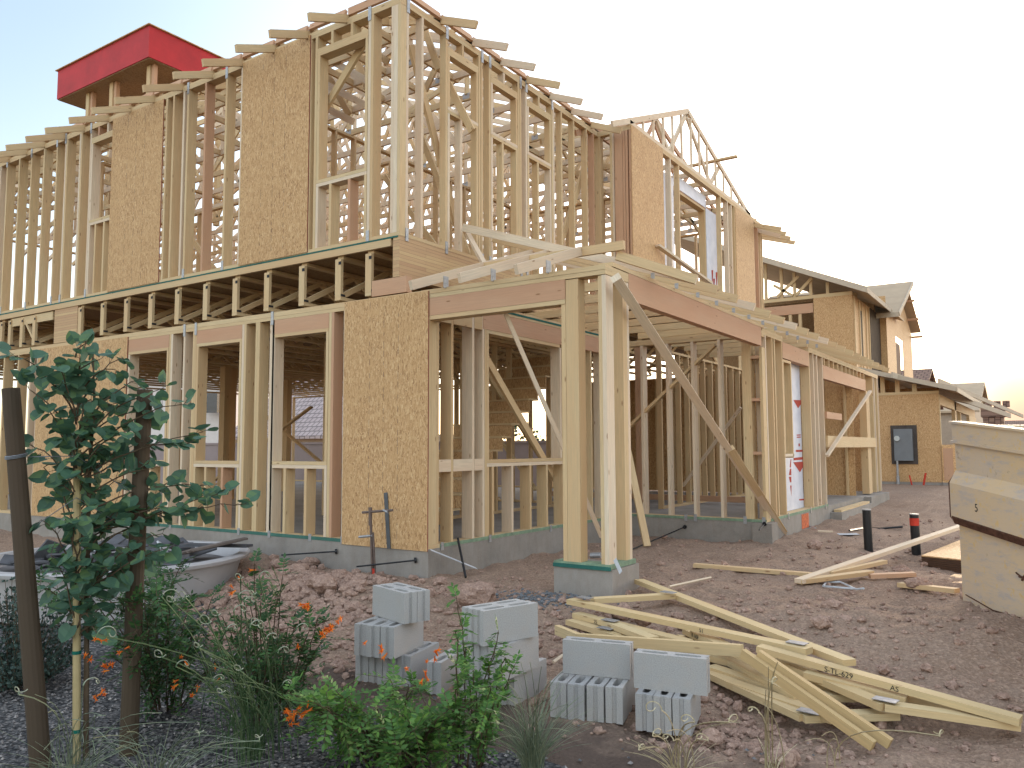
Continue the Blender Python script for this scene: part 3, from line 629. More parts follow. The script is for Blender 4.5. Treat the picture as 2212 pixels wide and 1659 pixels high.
for a, b in (((-7.2, 9.7, 3.3), (-9.0, 9.7, 5.5)), ((-12.9, 8.2, 5.4), (-11.0, 8.2, 3.6)), ((-9.35, 7.6, 4.0), (-8.6, 7.6, 5.2)), ((-6.3, 8.6, 3.3), (-7.4, 8.6, 5.7)), ((-5.75, 6.6, 5.5), (-5.75, 7.6, 3.3)), ((-5.75, 9.6, 3.4), (-5.75, 10.7, 5.4)), ((-7.0, 6.45, 4.95), (-6.2, 6.45, 5.75))):
    k = MB(); k.board(a, b, .038, .089); k.build('diagonal_brace', LUM, house)
Z2 = lambda x, y: ((1659+x)/3, y/3)
for a, b, Yp in (((435, 365), (725, 525), 7.0), ((402, 520), (725, 690), 7.0), ((432, 690), (632, 790), 7.0), ((415, 395), (605, 745), 7.25), ((640, 330), (730, 600), 7.5), ((500, 210), (860, 400), 7.2), ((1090, 180), (1185, 450), 7.3), ((1245, 540), (1400, 850), 7.3), ((1300, 150), (1095, 590), 8.0), ((560, 700), (730, 280), 8.0)):
    k = MB(); k.board(ony(*Z2(*a), Yp), ony(*Z2(*b), Yp), .03, .085); k.build('diagonal_brace', LUMP if Yp < 7.1 else LUM, house)
# back wall sheathing seen through the entry and garage
sheet('x', 17.39, -9.4, -3.3, .02, 2.6, name='sheathing_panel'); sheet('x', 19.68, -5.1, -3.25, .0, 2.5)
many('stud', LUM, [(x, x+.038, 17.28, 17.375, .03, 2.58) for x in np.arange(-9.2, -3.4, .41)], kind='stuff')
k = MB(); k.box(-5.9, -4.5, 15.1, 15.2, 0, 1.3); 
many('floor_beam', LUMR, [(-8.5, -3.4, 13.9, 14.0, .04, .14), (-5.55, -5.40, 11.9, 12.05, 0, 2.62)])
# stairs
k = MB()
for i in range(13):
    k.box(-7.5, -6.45, 8.2+.24*i, 8.22+.24*i, .02+.19*i, .19+.19*i)
k.build('stairs', OSB, house)
k = MB()
for i in range(13): k.box(-7.5, -6.45, 8.195+.24*i, 8.47+.24*i, .195+.19*i, .22+.19*i)
k.build('stairs', LUM, house)
# temporary braces on the porch
def brace(a, b, mt=LUM, w_=.038, h_=.089, up=(0, 0, 1), name='diagonal_brace'):
    k = MB(); k.board(a, b, w_, h_, up=up); return k.build(name, mt, house)
A_ = ony(1330, 596, 6.22); B_ = onx(1692, 1150, -2.75)
A2 = ony(1330, 600, 6.235)
brace(A2, onz(1692, 1152, -.22), LUMP, .075, .085, up=(.8, .2, .5))
mid = A2.lerp(onz(1692, 1152, -.22), .56); brace(mid+Vector((.03, -.03, .02)), onz(1692, 1152, -.22)+Vector((.02, -.04, .03)), LUM, .06, .085, up=(.8, .2, .5)) 
brace(ony(1092, 678, 6.45), ony(1300, 1160, 6.9), LUMP, .089, .038, up=(.7, .5, .3))
brace(onx(1320, 800, -5.0), onz(1398, 1180, -.24), LUM, .089, .038, up=(.6, -.6, .3))
brace(ony(1880, 845, 17.4), onx(1786, 985, -3.1), LUMP, .06, .038)
brace(ony(1545, 745, 10.95), ony(1330, 950, 10.95), LUM, .038, .089, up=(0, 1, 0))
brace(ony(1600, 880, 13.5), ony(1475, 1050, 13.5), LUMP, .038, .089, up=(0, 1, 0))
brace(onx(1420, 530, -4.99), onx(1535, 612, -4.6), LUMP, .089, .038)
brace(ony(1010, 505, 7.4), ony(1046, 570, 7.2), LUMP, .06, .038)
# ------------------------------------------------------------------ neighbouring framed house (clad in board) to the right
ROOFG = mat_plain('roof_deck_grey', (.43, .32, .215), var=.12, sc=1.5); FASG = mat_plain('fascia_grey', (.46, .38, .29), var=.1)
nb = thing('clad_house', 'half clad framed house beyond, with boarded walls, roof deck and a grey meter box', 'house', (-2.62, 26, -.1))
def slab(k, pts, t):        # thick polygon: pts on top, thickness straight down
    P = [Vector(p) for p in pts]; B = [p-Vector((0, 0, t)) for p in P]; k.face(P); k.face(B[::-1])
    for i in range(len(P)): k.face([P[i], B[i], B[(i+1) % len(P)], P[(i+1) % len(P)]])
k = MB(); k.box(-16, -2.60, 26.0, 45, -1, -.02); k.box(-2.599, -2.2, 25.9, 26.3, -1, -.02); k.build('foundation', CONC, nb)
sheet('x', 26.0, -9, -2.62, -.02, 2.52, par=nb); k = MB(); k.box(-9, -2.60, 25.98, 26.1, 2.522, 2.60); k.build('top_plate', LUM, nb)
bxs = [(-2.68, -2.60, 26.02, 26.12, 0, 2.5), (-2.7, -2.6, 30.4, 30.9, 0, 2.5), (-2.7, -2.6, 26.1, 39, 2.2, 2.5), (-2.7, -2.6, 32.3, 32.6, 0, 2.2), (-2.7, -2.6, 36, 39.5, 0, 2.2)]
for b in bxs: k = MB(); k.box(*b); k.build('wall_post', LUM, nb)
many('stub_wall', OSBL, [(-2.60, -2.25, 25.95, 26.05, -.02, 1.05)], par=nb)
k = MB(); k.box(-2.56, -2.32, 25.93, 25.949, .05, .95); k.build('stub_panel', LUMR, nb)
# lower lean-to roof, its gable studs
k = MB(); slab(k, [(-7, 25.6, 4.02), (-7, 40, 4.02), (-2.15, 40, 2.66), (-2.15, 25.6, 2.66)], .05); k.build('roof_deck', ROOFG, nb)
k = MB(); k.board((-7.2, 25.56, 4.0), (-2.12, 25.56, 2.60), .03, .13); k.board((-2.12, 25.6, 2.58), (-2.12, 40, 2.58), .03, .12); k.build('fascia_board', FASG, nb)
for x in (-4.15, -3.75, -3.30, -4.6, -5.0, -5.4): k = MB(); k.box(x, x+.12, 26, 26.09, 2.6, 2.6+.28*(-2.15-x)-.1); k.build('cripple_stud', LUM, nb)
many('shaded_attic_wall', OSBD, [(-8, -2.7, 26.9, 27, 2.6, 2.75)], par=nb)  # strip of the shade-darkened OSB behind the cripple studs
# upper storey
sheet('x', 26.0, -5.98, -4.84, 3.0, 5.64, par=nb); k = MB(); k.box(-12, -4.84, 25.98, 26.1, 5.64, 5.75); k.build('top_plate', LUM, nb)
sheet('y', -4.84, 26.01, 30.64, 3.0, 5.64, mat=OSB, par=nb)
for y in (26.1, 26.9, 27.3, 28.0, 28.5): k = MB(); k.box(-4.828, -4.80, y, y+.09, 3.0, 5.62); k.build('stud', LUM, nb)
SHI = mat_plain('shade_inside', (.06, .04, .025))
for bb in ((-4.826, -4.81, 27.0, 27.28, 3.7, 5.3), (-4.826, -4.81, 28.75, 30.6, 3.0, 5.62)): k = MB(); k.box(*bb); k.build('opening_shade', SHI, nb)  # dark panels on the wall, coloured as the shade inside the openings
k = MB(); k.box(-12, -6.0, 26.0, 26.09, 5.2, 5.5); k.build('header', LUMR, nb)
for x in (-6.75, -6.45, -7.6, -8.4, -9.2): k = MB(); k.box(x, x+.09, 26.0, 26.09, 3.0, 5.19); k.build('stud', LUM, nb)
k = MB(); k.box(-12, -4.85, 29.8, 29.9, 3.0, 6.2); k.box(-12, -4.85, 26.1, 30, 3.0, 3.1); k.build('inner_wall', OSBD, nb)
sheet('x', 30.64, -4.84, -4.61, 3.0, 6.3, par=nb)
# gable wall facing right with window
xg = -4.61; k = MB()
for (y0, y1, z0, z1) in ((30.65, 32.6, 2.7, 5.62), (32.6, 34.4, 5.1, 5.62), (32.6, 34.4, 2.7, 3.55), (34.4, 36.86, 2.7, 5.62)): k.box(xg-.02, xg, y0, y1-.002, z0, z1)
k.face([(xg, 30.65, 5.622), (xg, 36.86, 5.622), (xg, 33.75, 7.15)]); gw = k.build('gable_wall', OSB, nb)
k = MB(); k.box(xg-.9, xg-.88, 31.5, 40, 3.2, 5.6); k.build('opening_shade', mat_plain('shade_inside2', (.10, .05, .03)), nb)  # dark backing panel painted as the shade seen through the gable window
k = MB(); k.box(xg+.001, xg+.015, 32.65, 34.4, 3.1, 3.6); k.build('pale_board', LUMP, nb)
for z, y in ((6.8, 34.9), (6.2, 35.9), (5.6, 36.9)): k = MB(); k.box(xg-.02, xg+.42, y-.1, y-.02, z-.12, z-.03); k.build('lookout_block', LUMR, nb)
# cross gable roof and main roof deck
k = MB(); slab(k, [(-9.5, 33.75, 7.30), (-4.1, 33.75, 7.30), (-4.1, 29.9, 5.55), (-9.5, 29.9, 5.55)], .05); slab(k, [(-9.5, 33.76, 7.30), (-9.5, 37.3, 5.8), (-4.3, 37.3, 5.8), (-4.3, 33.76, 7.30)], .05); k.build('roof_deck', ROOFG, nb)
k = MB(); k.board((-4.08, 33.75, 7.24), (-4.08, 29.85, 5.50), .03, .16); k.board((-4.1, 29.85, 5.49), (-4.9, 29.85, 5.49), .03, .16); k.build('fascia_board', FASG, nb)
k = MB(); slab(k, [(-12, 25.55, 9.05), (-12, 33, 9.05), (-4.35, 33, 5.72), (-4.35, 25.55, 5.72)], .05); k.build('roof_deck', ROOFG, nb)
k = MB(); k.board((-12, 25.52, 8.99), (-4.33, 25.52, 5.66), .03, .17); k.board((-4.33, 25.5, 5.64), (-4.33, 29.8, 5.64), .03, .15); k.build('fascia_board', FASG, nb)
k = MB(); k.box(-12, -5, 27.6, 27.7, 5.8, 6.0)
for x in (-5.6, -6.1, -6.6, -7.0, -7.5, -8.2): k.box(x, x+.09, 26.02, 26.09, 5.75, 5.75+.435*(-4.5-x)-.12)
k.board((-7.1, 26.0, 5.8), (-6.4, 26.0, 6.4), .05, .09); k.board((-6.5, 26.0, 5.8), (-6.0, 26.0, 6.3), .05, .09); k.board((-7.2, 26.0, 6.2), (-6.6, 26.0, 5.8), .05, .09); k.build('gable_truss', LUM, nb)
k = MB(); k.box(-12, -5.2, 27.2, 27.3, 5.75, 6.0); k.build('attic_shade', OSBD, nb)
GREYM = mat_plain('meter_box_grey', (.16, .17, .18), .5, .4, .1)
k = MB(); a = ony(*C1(170, 835), 25.98); b = ony(*C1(478, 1262), 25.98); k.box(a.x, b.x, 25.955, 25.985, b.z, a.z); k.build('meter_backing', mat_plain('dark_backing', (.075, .062, .055)), nb)
mb_ = MB(); a = ony(*C1(205, 875), 25.9); b = ony(*C1(425, 1225), 25.9); mb_.box(a.x, b.x, 25.85, 25.954, b.z, a.z); mo = mb_.build('meter_box', GREYM, nb)
c = ony(*C1(243, 978), 25.84); k = MB(); k.tube([(c.x, 25.85, c.z), (c.x, 25.78, c.z)], .075, 16); k.build('meter_dial', mat_plain('dial_pale', (.5, .52, .5), .3), mo)
c = ony(*C1(245, 1225), 25.9); k = MB(); k.tube([(c.x, 25.9, c.z), (c.x, 25.9, .0)], .03, 8); k.tube([(c.x, 25.9, .15), (c.x, 25.9, -.25)], .045, 8); k.build('conduit', STEEL, mo)
REDC = mat_plain('red_conduit', (.5, .05, .03))
for a, b in (((380, 1385), (425, 1500)), ((560, 1360), (520, 1520))):
    p = ony(*C1(*a), 25.6); q = ony(*C1(*b), 25.6); k = MB(); k.tube([p, (q.x, q.y, -.3)], .02 if a[0] < 500 else .028, 8); k.build('red_conduit', REDC, nb)
for a, b in (((-3.7, 25.2, 3.05), (-1.2, 35, 2.12)), ((-3.2, 32.0, 3.32), (-1.1, 48, 2.5))):
    k = MB(); k.board(a, b, .05, .17); k.build('eave_board', FASG, nb)
# houses farther off
def far_house(name, label, x0, x1, y0, y1, z1, ridge, wallm, roofm, axis='x', loc=None):
    h = thing(name, label, 'house', ((x0+x1)/2, y0, -.1)); k = MB(); k.box(x0, x1, y0, y1, -1, z1); k.build('wall', wallm, h)
    k = MB(); o = .35
    if axis == 'x':
        ym = (y0+y1)/2; slab(k, [(x0-o, y0-o, z1-.1), (x1+o, y0-o, z1-.1), (x1+o, ym, ridge), (x0-o, ym, ridge)], .15); slab(k, [(x1+o, y1+o, z1-.1), (x0-o, y1+o, z1-.1), (x0-o, ym+.01, ridge), (x1+o, ym+.01, ridge)], .15)
        k.face([(x1, y0, z1), (x1, y1, z1), (x1, ym, ridge-.1)]); k.face([(x0, y0, z1), (x0, ym, ridge-.1), (x0, y1, z1)])
    else:
        xm = (x0+x1)/2; slab(k, [(x0-o, y0-o, z1-.1), (xm, y0-o, ridge), (xm, y1+o, ridge), (x0-o, y1+o, z1-.1)], .15); slab(k, [(x1+o, y1+o, z1-.1), (xm+.01, y1+o, ridge), (xm+.01, y0-o, ridge), (x1+o, y0-o, z1-.1)], .15)
        k.face([(x0, y0, z1), (x1, y0, z1), (xm, y0, ridge-.1)])
    k.build('roof', roofm, h); return h
def mat_tile(name, c1, c2):
    t = NT(name, .8, .2); br = t.n('TexBrick'); t.l(t.coord('UV'), br.inputs['Vector']); br.inputs['Scale'].default_value = 1; br.inputs['Brick Width'].default_value = .3; br.inputs['Row Height'].default_value = .33; br.inputs['Mortar Size'].default_value = .03
    br.inputs['Color1'].default_value = (*c1, 1); br.inputs['Color2'].default_value = (*c2, 1); br.inputs['Mortar'].default_value = (c1[0]*.45, c1[1]*.45, c1[2]*.45, 1); t.col(br.outputs[0]); return t.m
TILE = mat_tile('roof_tile_brown', (.22, .13, .10), (.27, .17, .12)); TILEP = mat_tile('roof_tile_pink', (.36, .29, .28), (.42, .34, .33))
STUC = mat_plain('stucco_cream', (.62, .58, .56), var=.06); STUC2 = mat_plain('stucco_tan', (.40, .31, .23), var=.1)
a = onx(*C4(960, 1085), -3.5)
q = ony(2014, 796, 51); h1 = far_house('tiled_house', 'brown tiled house end rising behind the clad house', -13, q.x-.35, 46.5, 55.5, q.z-1.9, q.z, STUC2, TILE)
q = ony(2127, 826, 69); h2 = far_house('distant_house', 'house with plain boarded roof farther down the street', -13, q.x-.35, 62.5, 75.5, q.z-2.2, q.z, STUC2, ROOFG)
a = ony(2122, 880, 60); b = ony(2168, 900, 60); k = MB(); k.box(a.x, b.x, 60, 61.2, 0, b.z); k.build('chimney', TILE, h2); k = MB(); k.box(a.x-.1, b.x+.1, 59.9, 61.3, b.z+.001, a.z); k.build('chimney_cap', TILE, h2)
for i in range(3): k = MB(); x_ = a.x+.3+i*.5; k.tube([(x_, 60.6, a.z), (x_, 60.6, a.z+.4)], .2, 8); k.build('chimney_pot', TILE, h2)
q = ony(2212, 908, 77); h3 = far_house('distant_house', 'low roofed house at the far right edge under the glow', q.x-1.5, 7, 70.5, 83.5, q.z-1.6, q.z, STUC2, TILE)
# cream houses behind, seen through the frame
def at(px, py, dist):
    d = ray(px, py); hz = math.hypot(d.x, d.y); return Vector((d.x/hz*dist, d.y/hz*dist, 1+d.z/hz*dist))
h = thing('stucco_house', 'pale cream plastered house with a dark window seen through the ground floor frame', 'house', tuple(at(400, 1000, 44).xy)+(-.4,))
k = MB(); A = at(200, 950, 46); B = at(508, 950, 42); dn = (B-A).normalized(); dn.z = 0; dn.normalize(); nr = Vector((-dn.y, dn.x, 0))
def wallbox(k, A, B, z0, z1, th): 
    c = (A+B)/2; k.board((A.x, A.y, (z0+z1)/2), (B.x, B.y, (z0+z1)/2), th, z1-z0)
wallbox(k, A+nr*3, B+nr*3, -1, 5.2, 6.0); k.build('wall', STUC, h)
k = MB(); P = at(455, 870, 41.8); wallbox(k, at(436, 870, 42.2)-nr*.02, at(473, 870, 41.6)-nr*.02, at(455, 892, 42).z, at(455, 847, 42).z, .25); k.build('window', mat_plain('dark_glass', (.04, .045, .06), .2, .5), h)
k = MB(); P0 = A-dn*1-nr*.6; P1 = B+dn*1-nr*.6; slab(k, [(P0.x, P0.y, 5.1), (P1.x, P1.y, 5.1), (P1.x+nr.x*4, P1.y+nr.y*4, 6.8), (P0.x+nr.x*4, P0.y+nr.y*4, 6.8)], .2); k.build('roof', TILEP, h)
h = thing('tiled_house', 'low house with pale pink tiled roof seen through the ground floor windows', 'house', tuple(at(660, 1000, 40).xy)+(-.5,))
A = at(500, 940, 40); B = at(800, 940, 33); dn = (B-A); dn.z = 0; dn.normalize(); nr = Vector((-dn.y, dn.x, 0))
k = MB(); wallbox(k, A+nr*4, B+nr*4, -1, at(600, 940, 38).z, 7.8); k.build('wall', STUC2, h)
k = MB(); e0 = A-nr*.4; e1 = B-nr*.4; ze = at(640, 943, 37).z; zr = at(640, 858, 40).z+1.7
slab(k, [(e0.x, e0.y, ze), (e1.x, e1.y, ze), ((B+nr*4.2).x, (B+nr*4.2).y, zr), ((A+nr*4.2).x, (A+nr*4.2).y, zr)], .12); k.build('roof', TILEP, h)
# block garden wall behind
BW = mat_plain('garden_wall_block', (.30, .25, .25), var=.08, sc=2)
t = thing('garden_wall', 'long grey block garden wall behind the house frame', 'wall', (-22, 24, -.3)); k = MB(); A = at(200, 1000, 34); B = at(1250, 1000, 24); wallbox(k, A, B, -.6, 1.15, .2); k.build('wall_face', BW, t); k = MB(); wallbox(k, A, B, 1.151, 1.22, .26); k.build('wall_cap', BW, t)
# green tree behind
LEAFD = mat_leaf('leaf_background', (.02, .045, .02), (.035, .07, .03), (.05, .09, .04))
def leafquad(k, p, s, nrm, tip):
    tip = Vector(tip).normalized(); sd_ = Vector(nrm).cross(tip)
    if sd_.length < .01: sd_ = Vector((1, 0, 0))
    sd_.normalize(); k.face([p, p+tip*s*.5+sd_*s*.3, p+tip*s, p+tip*s*.5-sd_*s*.3], [(0, 0), (1, 0), (1, 1), (0, 1)])
def rv(r): 
    v = Vector((r.gauss(0, 1), r.gauss(0, 1), r.gauss(0, 1))); return v.normalized()
for (px, py, dist, rad, lab) in ((1120, 985, 27, 1.4, 'dark green shrubby tree behind the stair wall'),):
    r3 = random.Random(5); c = at(px, py, dist); t = thing('garden_tree', lab, 'tree', (c.x, c.y, -.4)); k = MB(); k.tube([(c.x, c.y, -.4), (c.x, c.y, c.z)], .08, 6); k.build('trunk', mat_plain('bark', (.08, .06, .045)), t)
    k = MB()
    for i in range(900): d = rv(r3)*rad*(r3.random()**.4); leafquad(k, c+Vector((d.x, d.y, d.z*.8)), .16, rv(r3), rv(r3))
    k.build('crown', LEAFD, t)
# ------------------------------------------------------------------ cinder blocks
def block_mesh():
    k = MB(); L, T, H = .395, .094, .19
    # outline (plan) with a groove at each end, two cores
    def ring(): 
        g = .012; return [(0, 0), (L, 0), (L, T*.36), (L-g, T*.42), (L-g, T*.58), (L, T*.64), (L, T), (0, T), (0, T*.64), (g, T*.58), (g, T*.42), (0, T*.36)]
    out = ring(); n = len(out)
    for i in range(n):
        a, b = out[i], out[(i+1) % n]; k.face([(a[0], a[1], 0), (b[0], b[1], 0), (b[0], b[1], H), (a[0], a[1], H)])
    cores = []
    for x0, x1 in ((.035, .18), (.215, .36)):
        pts = []
        for q in range(14):
            an = 2*math.pi*q/14; pts.append(((x0+x1)/2+(x1-x0)/2*math.copysign(abs(math.cos(an))**.6, math.cos(an)), T/2+.021*math.copysign(abs(math.sin(an))**.6, math.sin(an))))
        cores.append(pts)
        for i in range(14):
            a, b = pts[i], pts[(i+1) % 14]; k.face([(a[0], a[1], 0), (a[0], a[1], H), (b[0], b[1], H), (b[0], b[1], 0)])
    import bmesh
    # top and bottom with holes through triangulation
    me = bpy.data.meshes.new('tmp'); bm = bmesh.new()
    edges = []
    for lp in [out]+cores:
        vs = [bm.verts.new((p[0], p[1], 0)) for p in lp]
        for i in range(len(vs)): edges.append(bm.edges.new((vs[i], vs[(i+1) % len(vs)])))
    bmesh.ops.triangle_fill(bm, use_beauty=True, edges=edges)
    for f in bm.faces:
        c = f.calc_center_median(); inhole = any(((c.x-(sum(p[0] for p in cs)/14))/.0725)**4+((c.y-T/2)/.021)**4 < .95 for cs in cores)
        if inhole: continue
        p = [(v.co.x, v.co.y) for v in f.verts]
        if f.normal.z < 0: p = p[::-1]
        k.face([(q[0], q[1], H) for q in p]); k.face([(q[0], q[1], 0) for q in p[::-1]])
    bm.free(); return k
_bk = block_mesh(); proto = _bk.build('cinder_block', BLOCK, None, origin=(0, 0, 0)); first = [True]
def block(p, bear, label, group='loose grey cinder blocks in front of the house frame', tilt=0):
    """p = near corner at the foot; bear = degrees left of +Y for the long axis; block widens to the right of it"""
    if first[0]: o = proto; first[0] = False
    else: o = proto.copy(); COL.objects.link(o)
    b = math.radians(bear); d = Vector((-math.sin(b), math.cos(b), 0)); s_ = Vector((math.cos(b), math.sin(b), 0))
    o.matrix_world = Matrix(((d.x, -s_.x, 0, p[0]+s_.x*.094), (d.y, -s_.y, 0, p[1]+s_.y*.094), (0, 0, 1, p[2]), (0, 0, 0, 1)))
    o.rotation_euler.x += tilt
    tag(o, label, 'cinder block', group); return o
def row(p, bear, n, gap, labels, step=.098, jit=None):
    b = math.radians(bear); s_ = Vector((math.cos(b), math.sin(b), 0))
    for i in range(n):
        q = Vector(p)+s_*(step*i)+Vector((0, rnd.uniform(-.008, .008), 0)); block(q, bear+rnd.uniform(-1, 1), labels[i])
st1 = 'the leftmost block stack'
row((-3.74, 3.80, -.475), 13, 4, 0, ['cinder block at the bottom left of '+st1, 'second cinder block in the bottom row of '+st1, 'third cinder block in the bottom row of '+st1, 'cinder block showing its long face at the bottom right of '+st1])
row((-3.68, 3.72, -.283), 13, 3, 0, ['cinder block at the left of the middle row of '+st1, 'cinder block between two others in the middle row of '+st1, 'cinder block showing its long face in the middle row of '+st1])
b = math.radians(-16.5)
for j, lb in ((0, 'near cinder block of the pair topping '+st1), (1, 'far cinder block of the pair topping '+st1)):
    q = Vector((-3.40, 3.875, -.091)); wv = Vector((math.sin(math.radians(16.4))*0+math.cos(math.radians(16.4-0))*0, 0, 0))
    # length runs to the left and back
    L_ = Vector((-math.sin(math.radians(73)), math.cos(math.radians(73)), 0)); wdir = Vector((math.cos(math.radians(73)), math.sin(math.radians(73)), 0))
    block(q+wdir*(.097*j), 73, lb)
block((-3.21, 3.87, -.48), 14, 'single cinder block standing alone between the two left stacks')
st2 = 'the second block stack'
row((-2.98, 3.90, -.475), 3, 4, 0, ['cinder block at the bottom left of '+st2, 'second cinder block in the bottom row of '+st2, 'third cinder block in the bottom row of '+st2, 'long faced cinder block at the bottom right of '+st2], step=.092)
row((-2.86, 3.74, -.283), 1, 3, 0, ['cinder block at the left of the middle row of '+st2, 'centre cinder block in the middle row of '+st2, 'long faced cinder block at the right of the middle row of '+st2])
row((-2.84, 3.74, -.091), -18, 2, 0, ['rear cinder block of the pair on top of '+st2, 'front cinder block of the pair on top of '+st2])
st3 = 'the third low block pile'
row((-2.385, 3.94, -.49), 15, 4, 0, ['leftmost end-on cinder block under '+st3, 'second end-on cinder block in the bottom row of '+st3, 'third end-on cinder block in the bottom row of '+st3, 'rightmost end-on cinder block in the bottom row of '+st3], step=.104)
def block_across(pl, pr, z, label):
    d = (Vector(pr)-Vector(pl)); d.z = 0; d.normalize(); bear = math.degrees(math.atan2(-d.x, d.y))
    s_ = Vector((math.cos(math.radians(bear)), math.sin(math.radians(bear)), 0))
    return block(Vector((pl[0], pl[1], z))-s_*.094, bear, label)
block_across((-2.41, 4.13, 0), (-2.04, 4.215, 0), -.298, 'cinder block lying broadside across the top of '+st3)
st4 = 'the rightmost block pile'
row((-1.91, 4.03, -.50), 13, 3, 0, ['leftmost end-on cinder block under '+st4, 'middle end-on cinder block under '+st4, 'rightmost end-on cinder block under '+st4], step=.1)
block_across((-1.96, 4.13, 0), (-1.57, 4.20, 0), -.31, 'cinder block lying broadside on top of '+st4)
# ------------------------------------------------------------------ pile of discarded roof trusses and boards
def P_(q, z): return onz(*q, z)
def lum_thing(name, label, cat, segs, mat=LUMG, group='lumber thrown in the pile by the blocks'):
    p = P_(segs[0][0], segs[0][1]); t = thing(name, label, cat, (p.x, p.y, p.z-.04), group)
    for i, s_ in enumerate(segs):
        a = P_(s_[0], s_[1]); b = P_(s_[2], s_[3]); flat = s_[4] if len(s_) > 4 else True; nm = s_[5] if len(s_) > 5 else 'chord'
        k = MB(); k.board(a-Vector((0, 0, .02 if flat else .045)), b-Vector((0, 0, .02 if flat else .045)), .089 if flat else .038, .038 if flat else (.05 if name == 'crossed_board' else .066)); o = k.build(nm, mat, t)
    return t
def plate_at(t, q, z, ang=0):
    p = P_(q, z+.003); k = MB(); k.board(p-Vector((.06, -.01, 0)), p+Vector((.06, -.01, 0)), .07, .004); k.build('nail_plate', STEEL, t)
ta = lum_thing('discarded_truss', 'large discarded roof truss lying at the back of the lumber pile', 'roof truss', [(C5(960, 155), -.17, C6(1420, 800), -.24), (C5(310, 340), -.19, C6(1035, 690), -.215), (C5(520, 335), -.18, C5(1290, 290), -.18, True, 'web')])
plate_at(ta, C5(450, 330), -.17); plate_at(ta, C6(920, 640), -.21); plate_at(ta, C5(1240, 280), -.165)
tb = lum_thing('discarded_truss', 'narrow pointed roof truss lying left of centre in the lumber pile', 'roof truss', [(C5(370, 470), -.27, C5(1430, 735), -.27), (C5(620, 530), -.262, C5(1100, 705), -.262, True, 'web')])
plate_at(tb, C5(690, 545), -.255)
tc = lum_thing('discarded_truss', 'short truss end poking out low behind the broadside block', 'roof truss', [(C5(310, 535), -.31, C5(850, 700), -.31), (C5(580, 610), -.305, C5(830, 670), -.305, True, 'web')])
plate_at(tc, C5(650, 620), -.295)
td = lum_thing('discarded_truss', 'bent truss chord standing on edge behind the two right blocks', 'roof truss', [(C5(185, 575), -.25, C5(385, 655), -.24, False), (C5(385, 655), -.24, C6(400, 640), -.12, False)])
te = lum_thing('long_chord', 'long board with black handwriting running to the right end of the pile', 'board', [(C6(560, 660), -.22, (2205, 1548), -.36, True)])
t1 = lum_thing('discarded_truss', 'pale truss with an angled heel at the right end of the lumber pile', 'roof truss', [(C6(640, 740), -.30, C6(1760, 1210), -.36), (C6(1740, 1200), -.36, (2200, 1558), -.40), (C6(1100, 940), -.345, (2190, 1545), -.42, True, 'web')])
t2 = lum_thing('discarded_truss', 'long truss chord passing under the crossed pair of boards', 'roof truss', [(C6(-620, 330), -.34, C6(950, 1120), -.38), (C6(-10, 720), -.36, C6(1860, 1180), -.40, True, 'web')])
t3 = lum_thing('discarded_truss', 'lowest truss at the near edge of the pile with a bent corner', 'roof truss', [(C6(-500, 640), -.40, C6(1000, 1310), -.42), (C6(960, 1310), -.42, C6(1850, 1285), -.43), (C6(300, 1000), -.41, C6(1290, 1330), -.41, True, 'web')])
plate_at(t3, C6(1040, 1290), -.41); plate_at(t1, C6(1760, 1180), -.35)
t4 = lum_thing('loose_board', 'pale board half hidden beneath the truss chords in the middle of the pile', 'board', [(C5(1500, 640), -.27, C6(620, 830), -.27)])
lum_thing('loose_board', 'thin board emerging between the right end trusses of the pile', 'board', [(C6(1000, 905), -.31, C6(1960, 1150), -.36)])
lum_thing('loose_board', 'short board with a cut end lying low near the right of the pile', 'board', [(C6(1180, 1115), -.40, C6(1880, 1125), -.41)])
lum_thing('loose_board', 'narrow board sloping from behind the rightmost block into the pile', 'board', [(C6(-120, 500), -.30, C6(900, 1000), -.39)])
lum_thing('loose_board', 'board resting beneath the crossed pair at the near edge', 'board', [(C6(100, 850), -.39, C6(1300, 1240), -.42)])
c1 = lum_thing('crossed_board', 'left one of two boards laid side by side across the front of the pile', 'board', [(C6(400, 660), -.10, C6(1640, 1530), -.42, False)], mat=mat_lumber('lumber_honey', (.52, .37, .18), (.56, .41, .21), (.5, .35, .17)))
c2 = lum_thing('crossed_board', 'right one of two boards laid side by side across the front of the pile', 'board', [(C6(550, 670), -.10, C6(1800, 1510), -.42, False)], mat=bpy.data.materials['lumber_honey'])
k = MB(); k.tube([onz(*C5(1250, 228), -.21), onz(*C5(1640, 142), -.22)], .012, 5); s0 = k.build('wood_stake', LUMP, None); tag(s0, 'thin pale stick on the dirt just behind the big discarded truss', 'stick')
k = MB(); k.tube([onz(*C5(150, 945), -.40), onz(*C5(240, 880), -.38)], .012, 5); s0 = k.build('wood_stake', LUMP, None); tag(s0, 'white splinter leaning by the third low pile of blocks', 'stick')
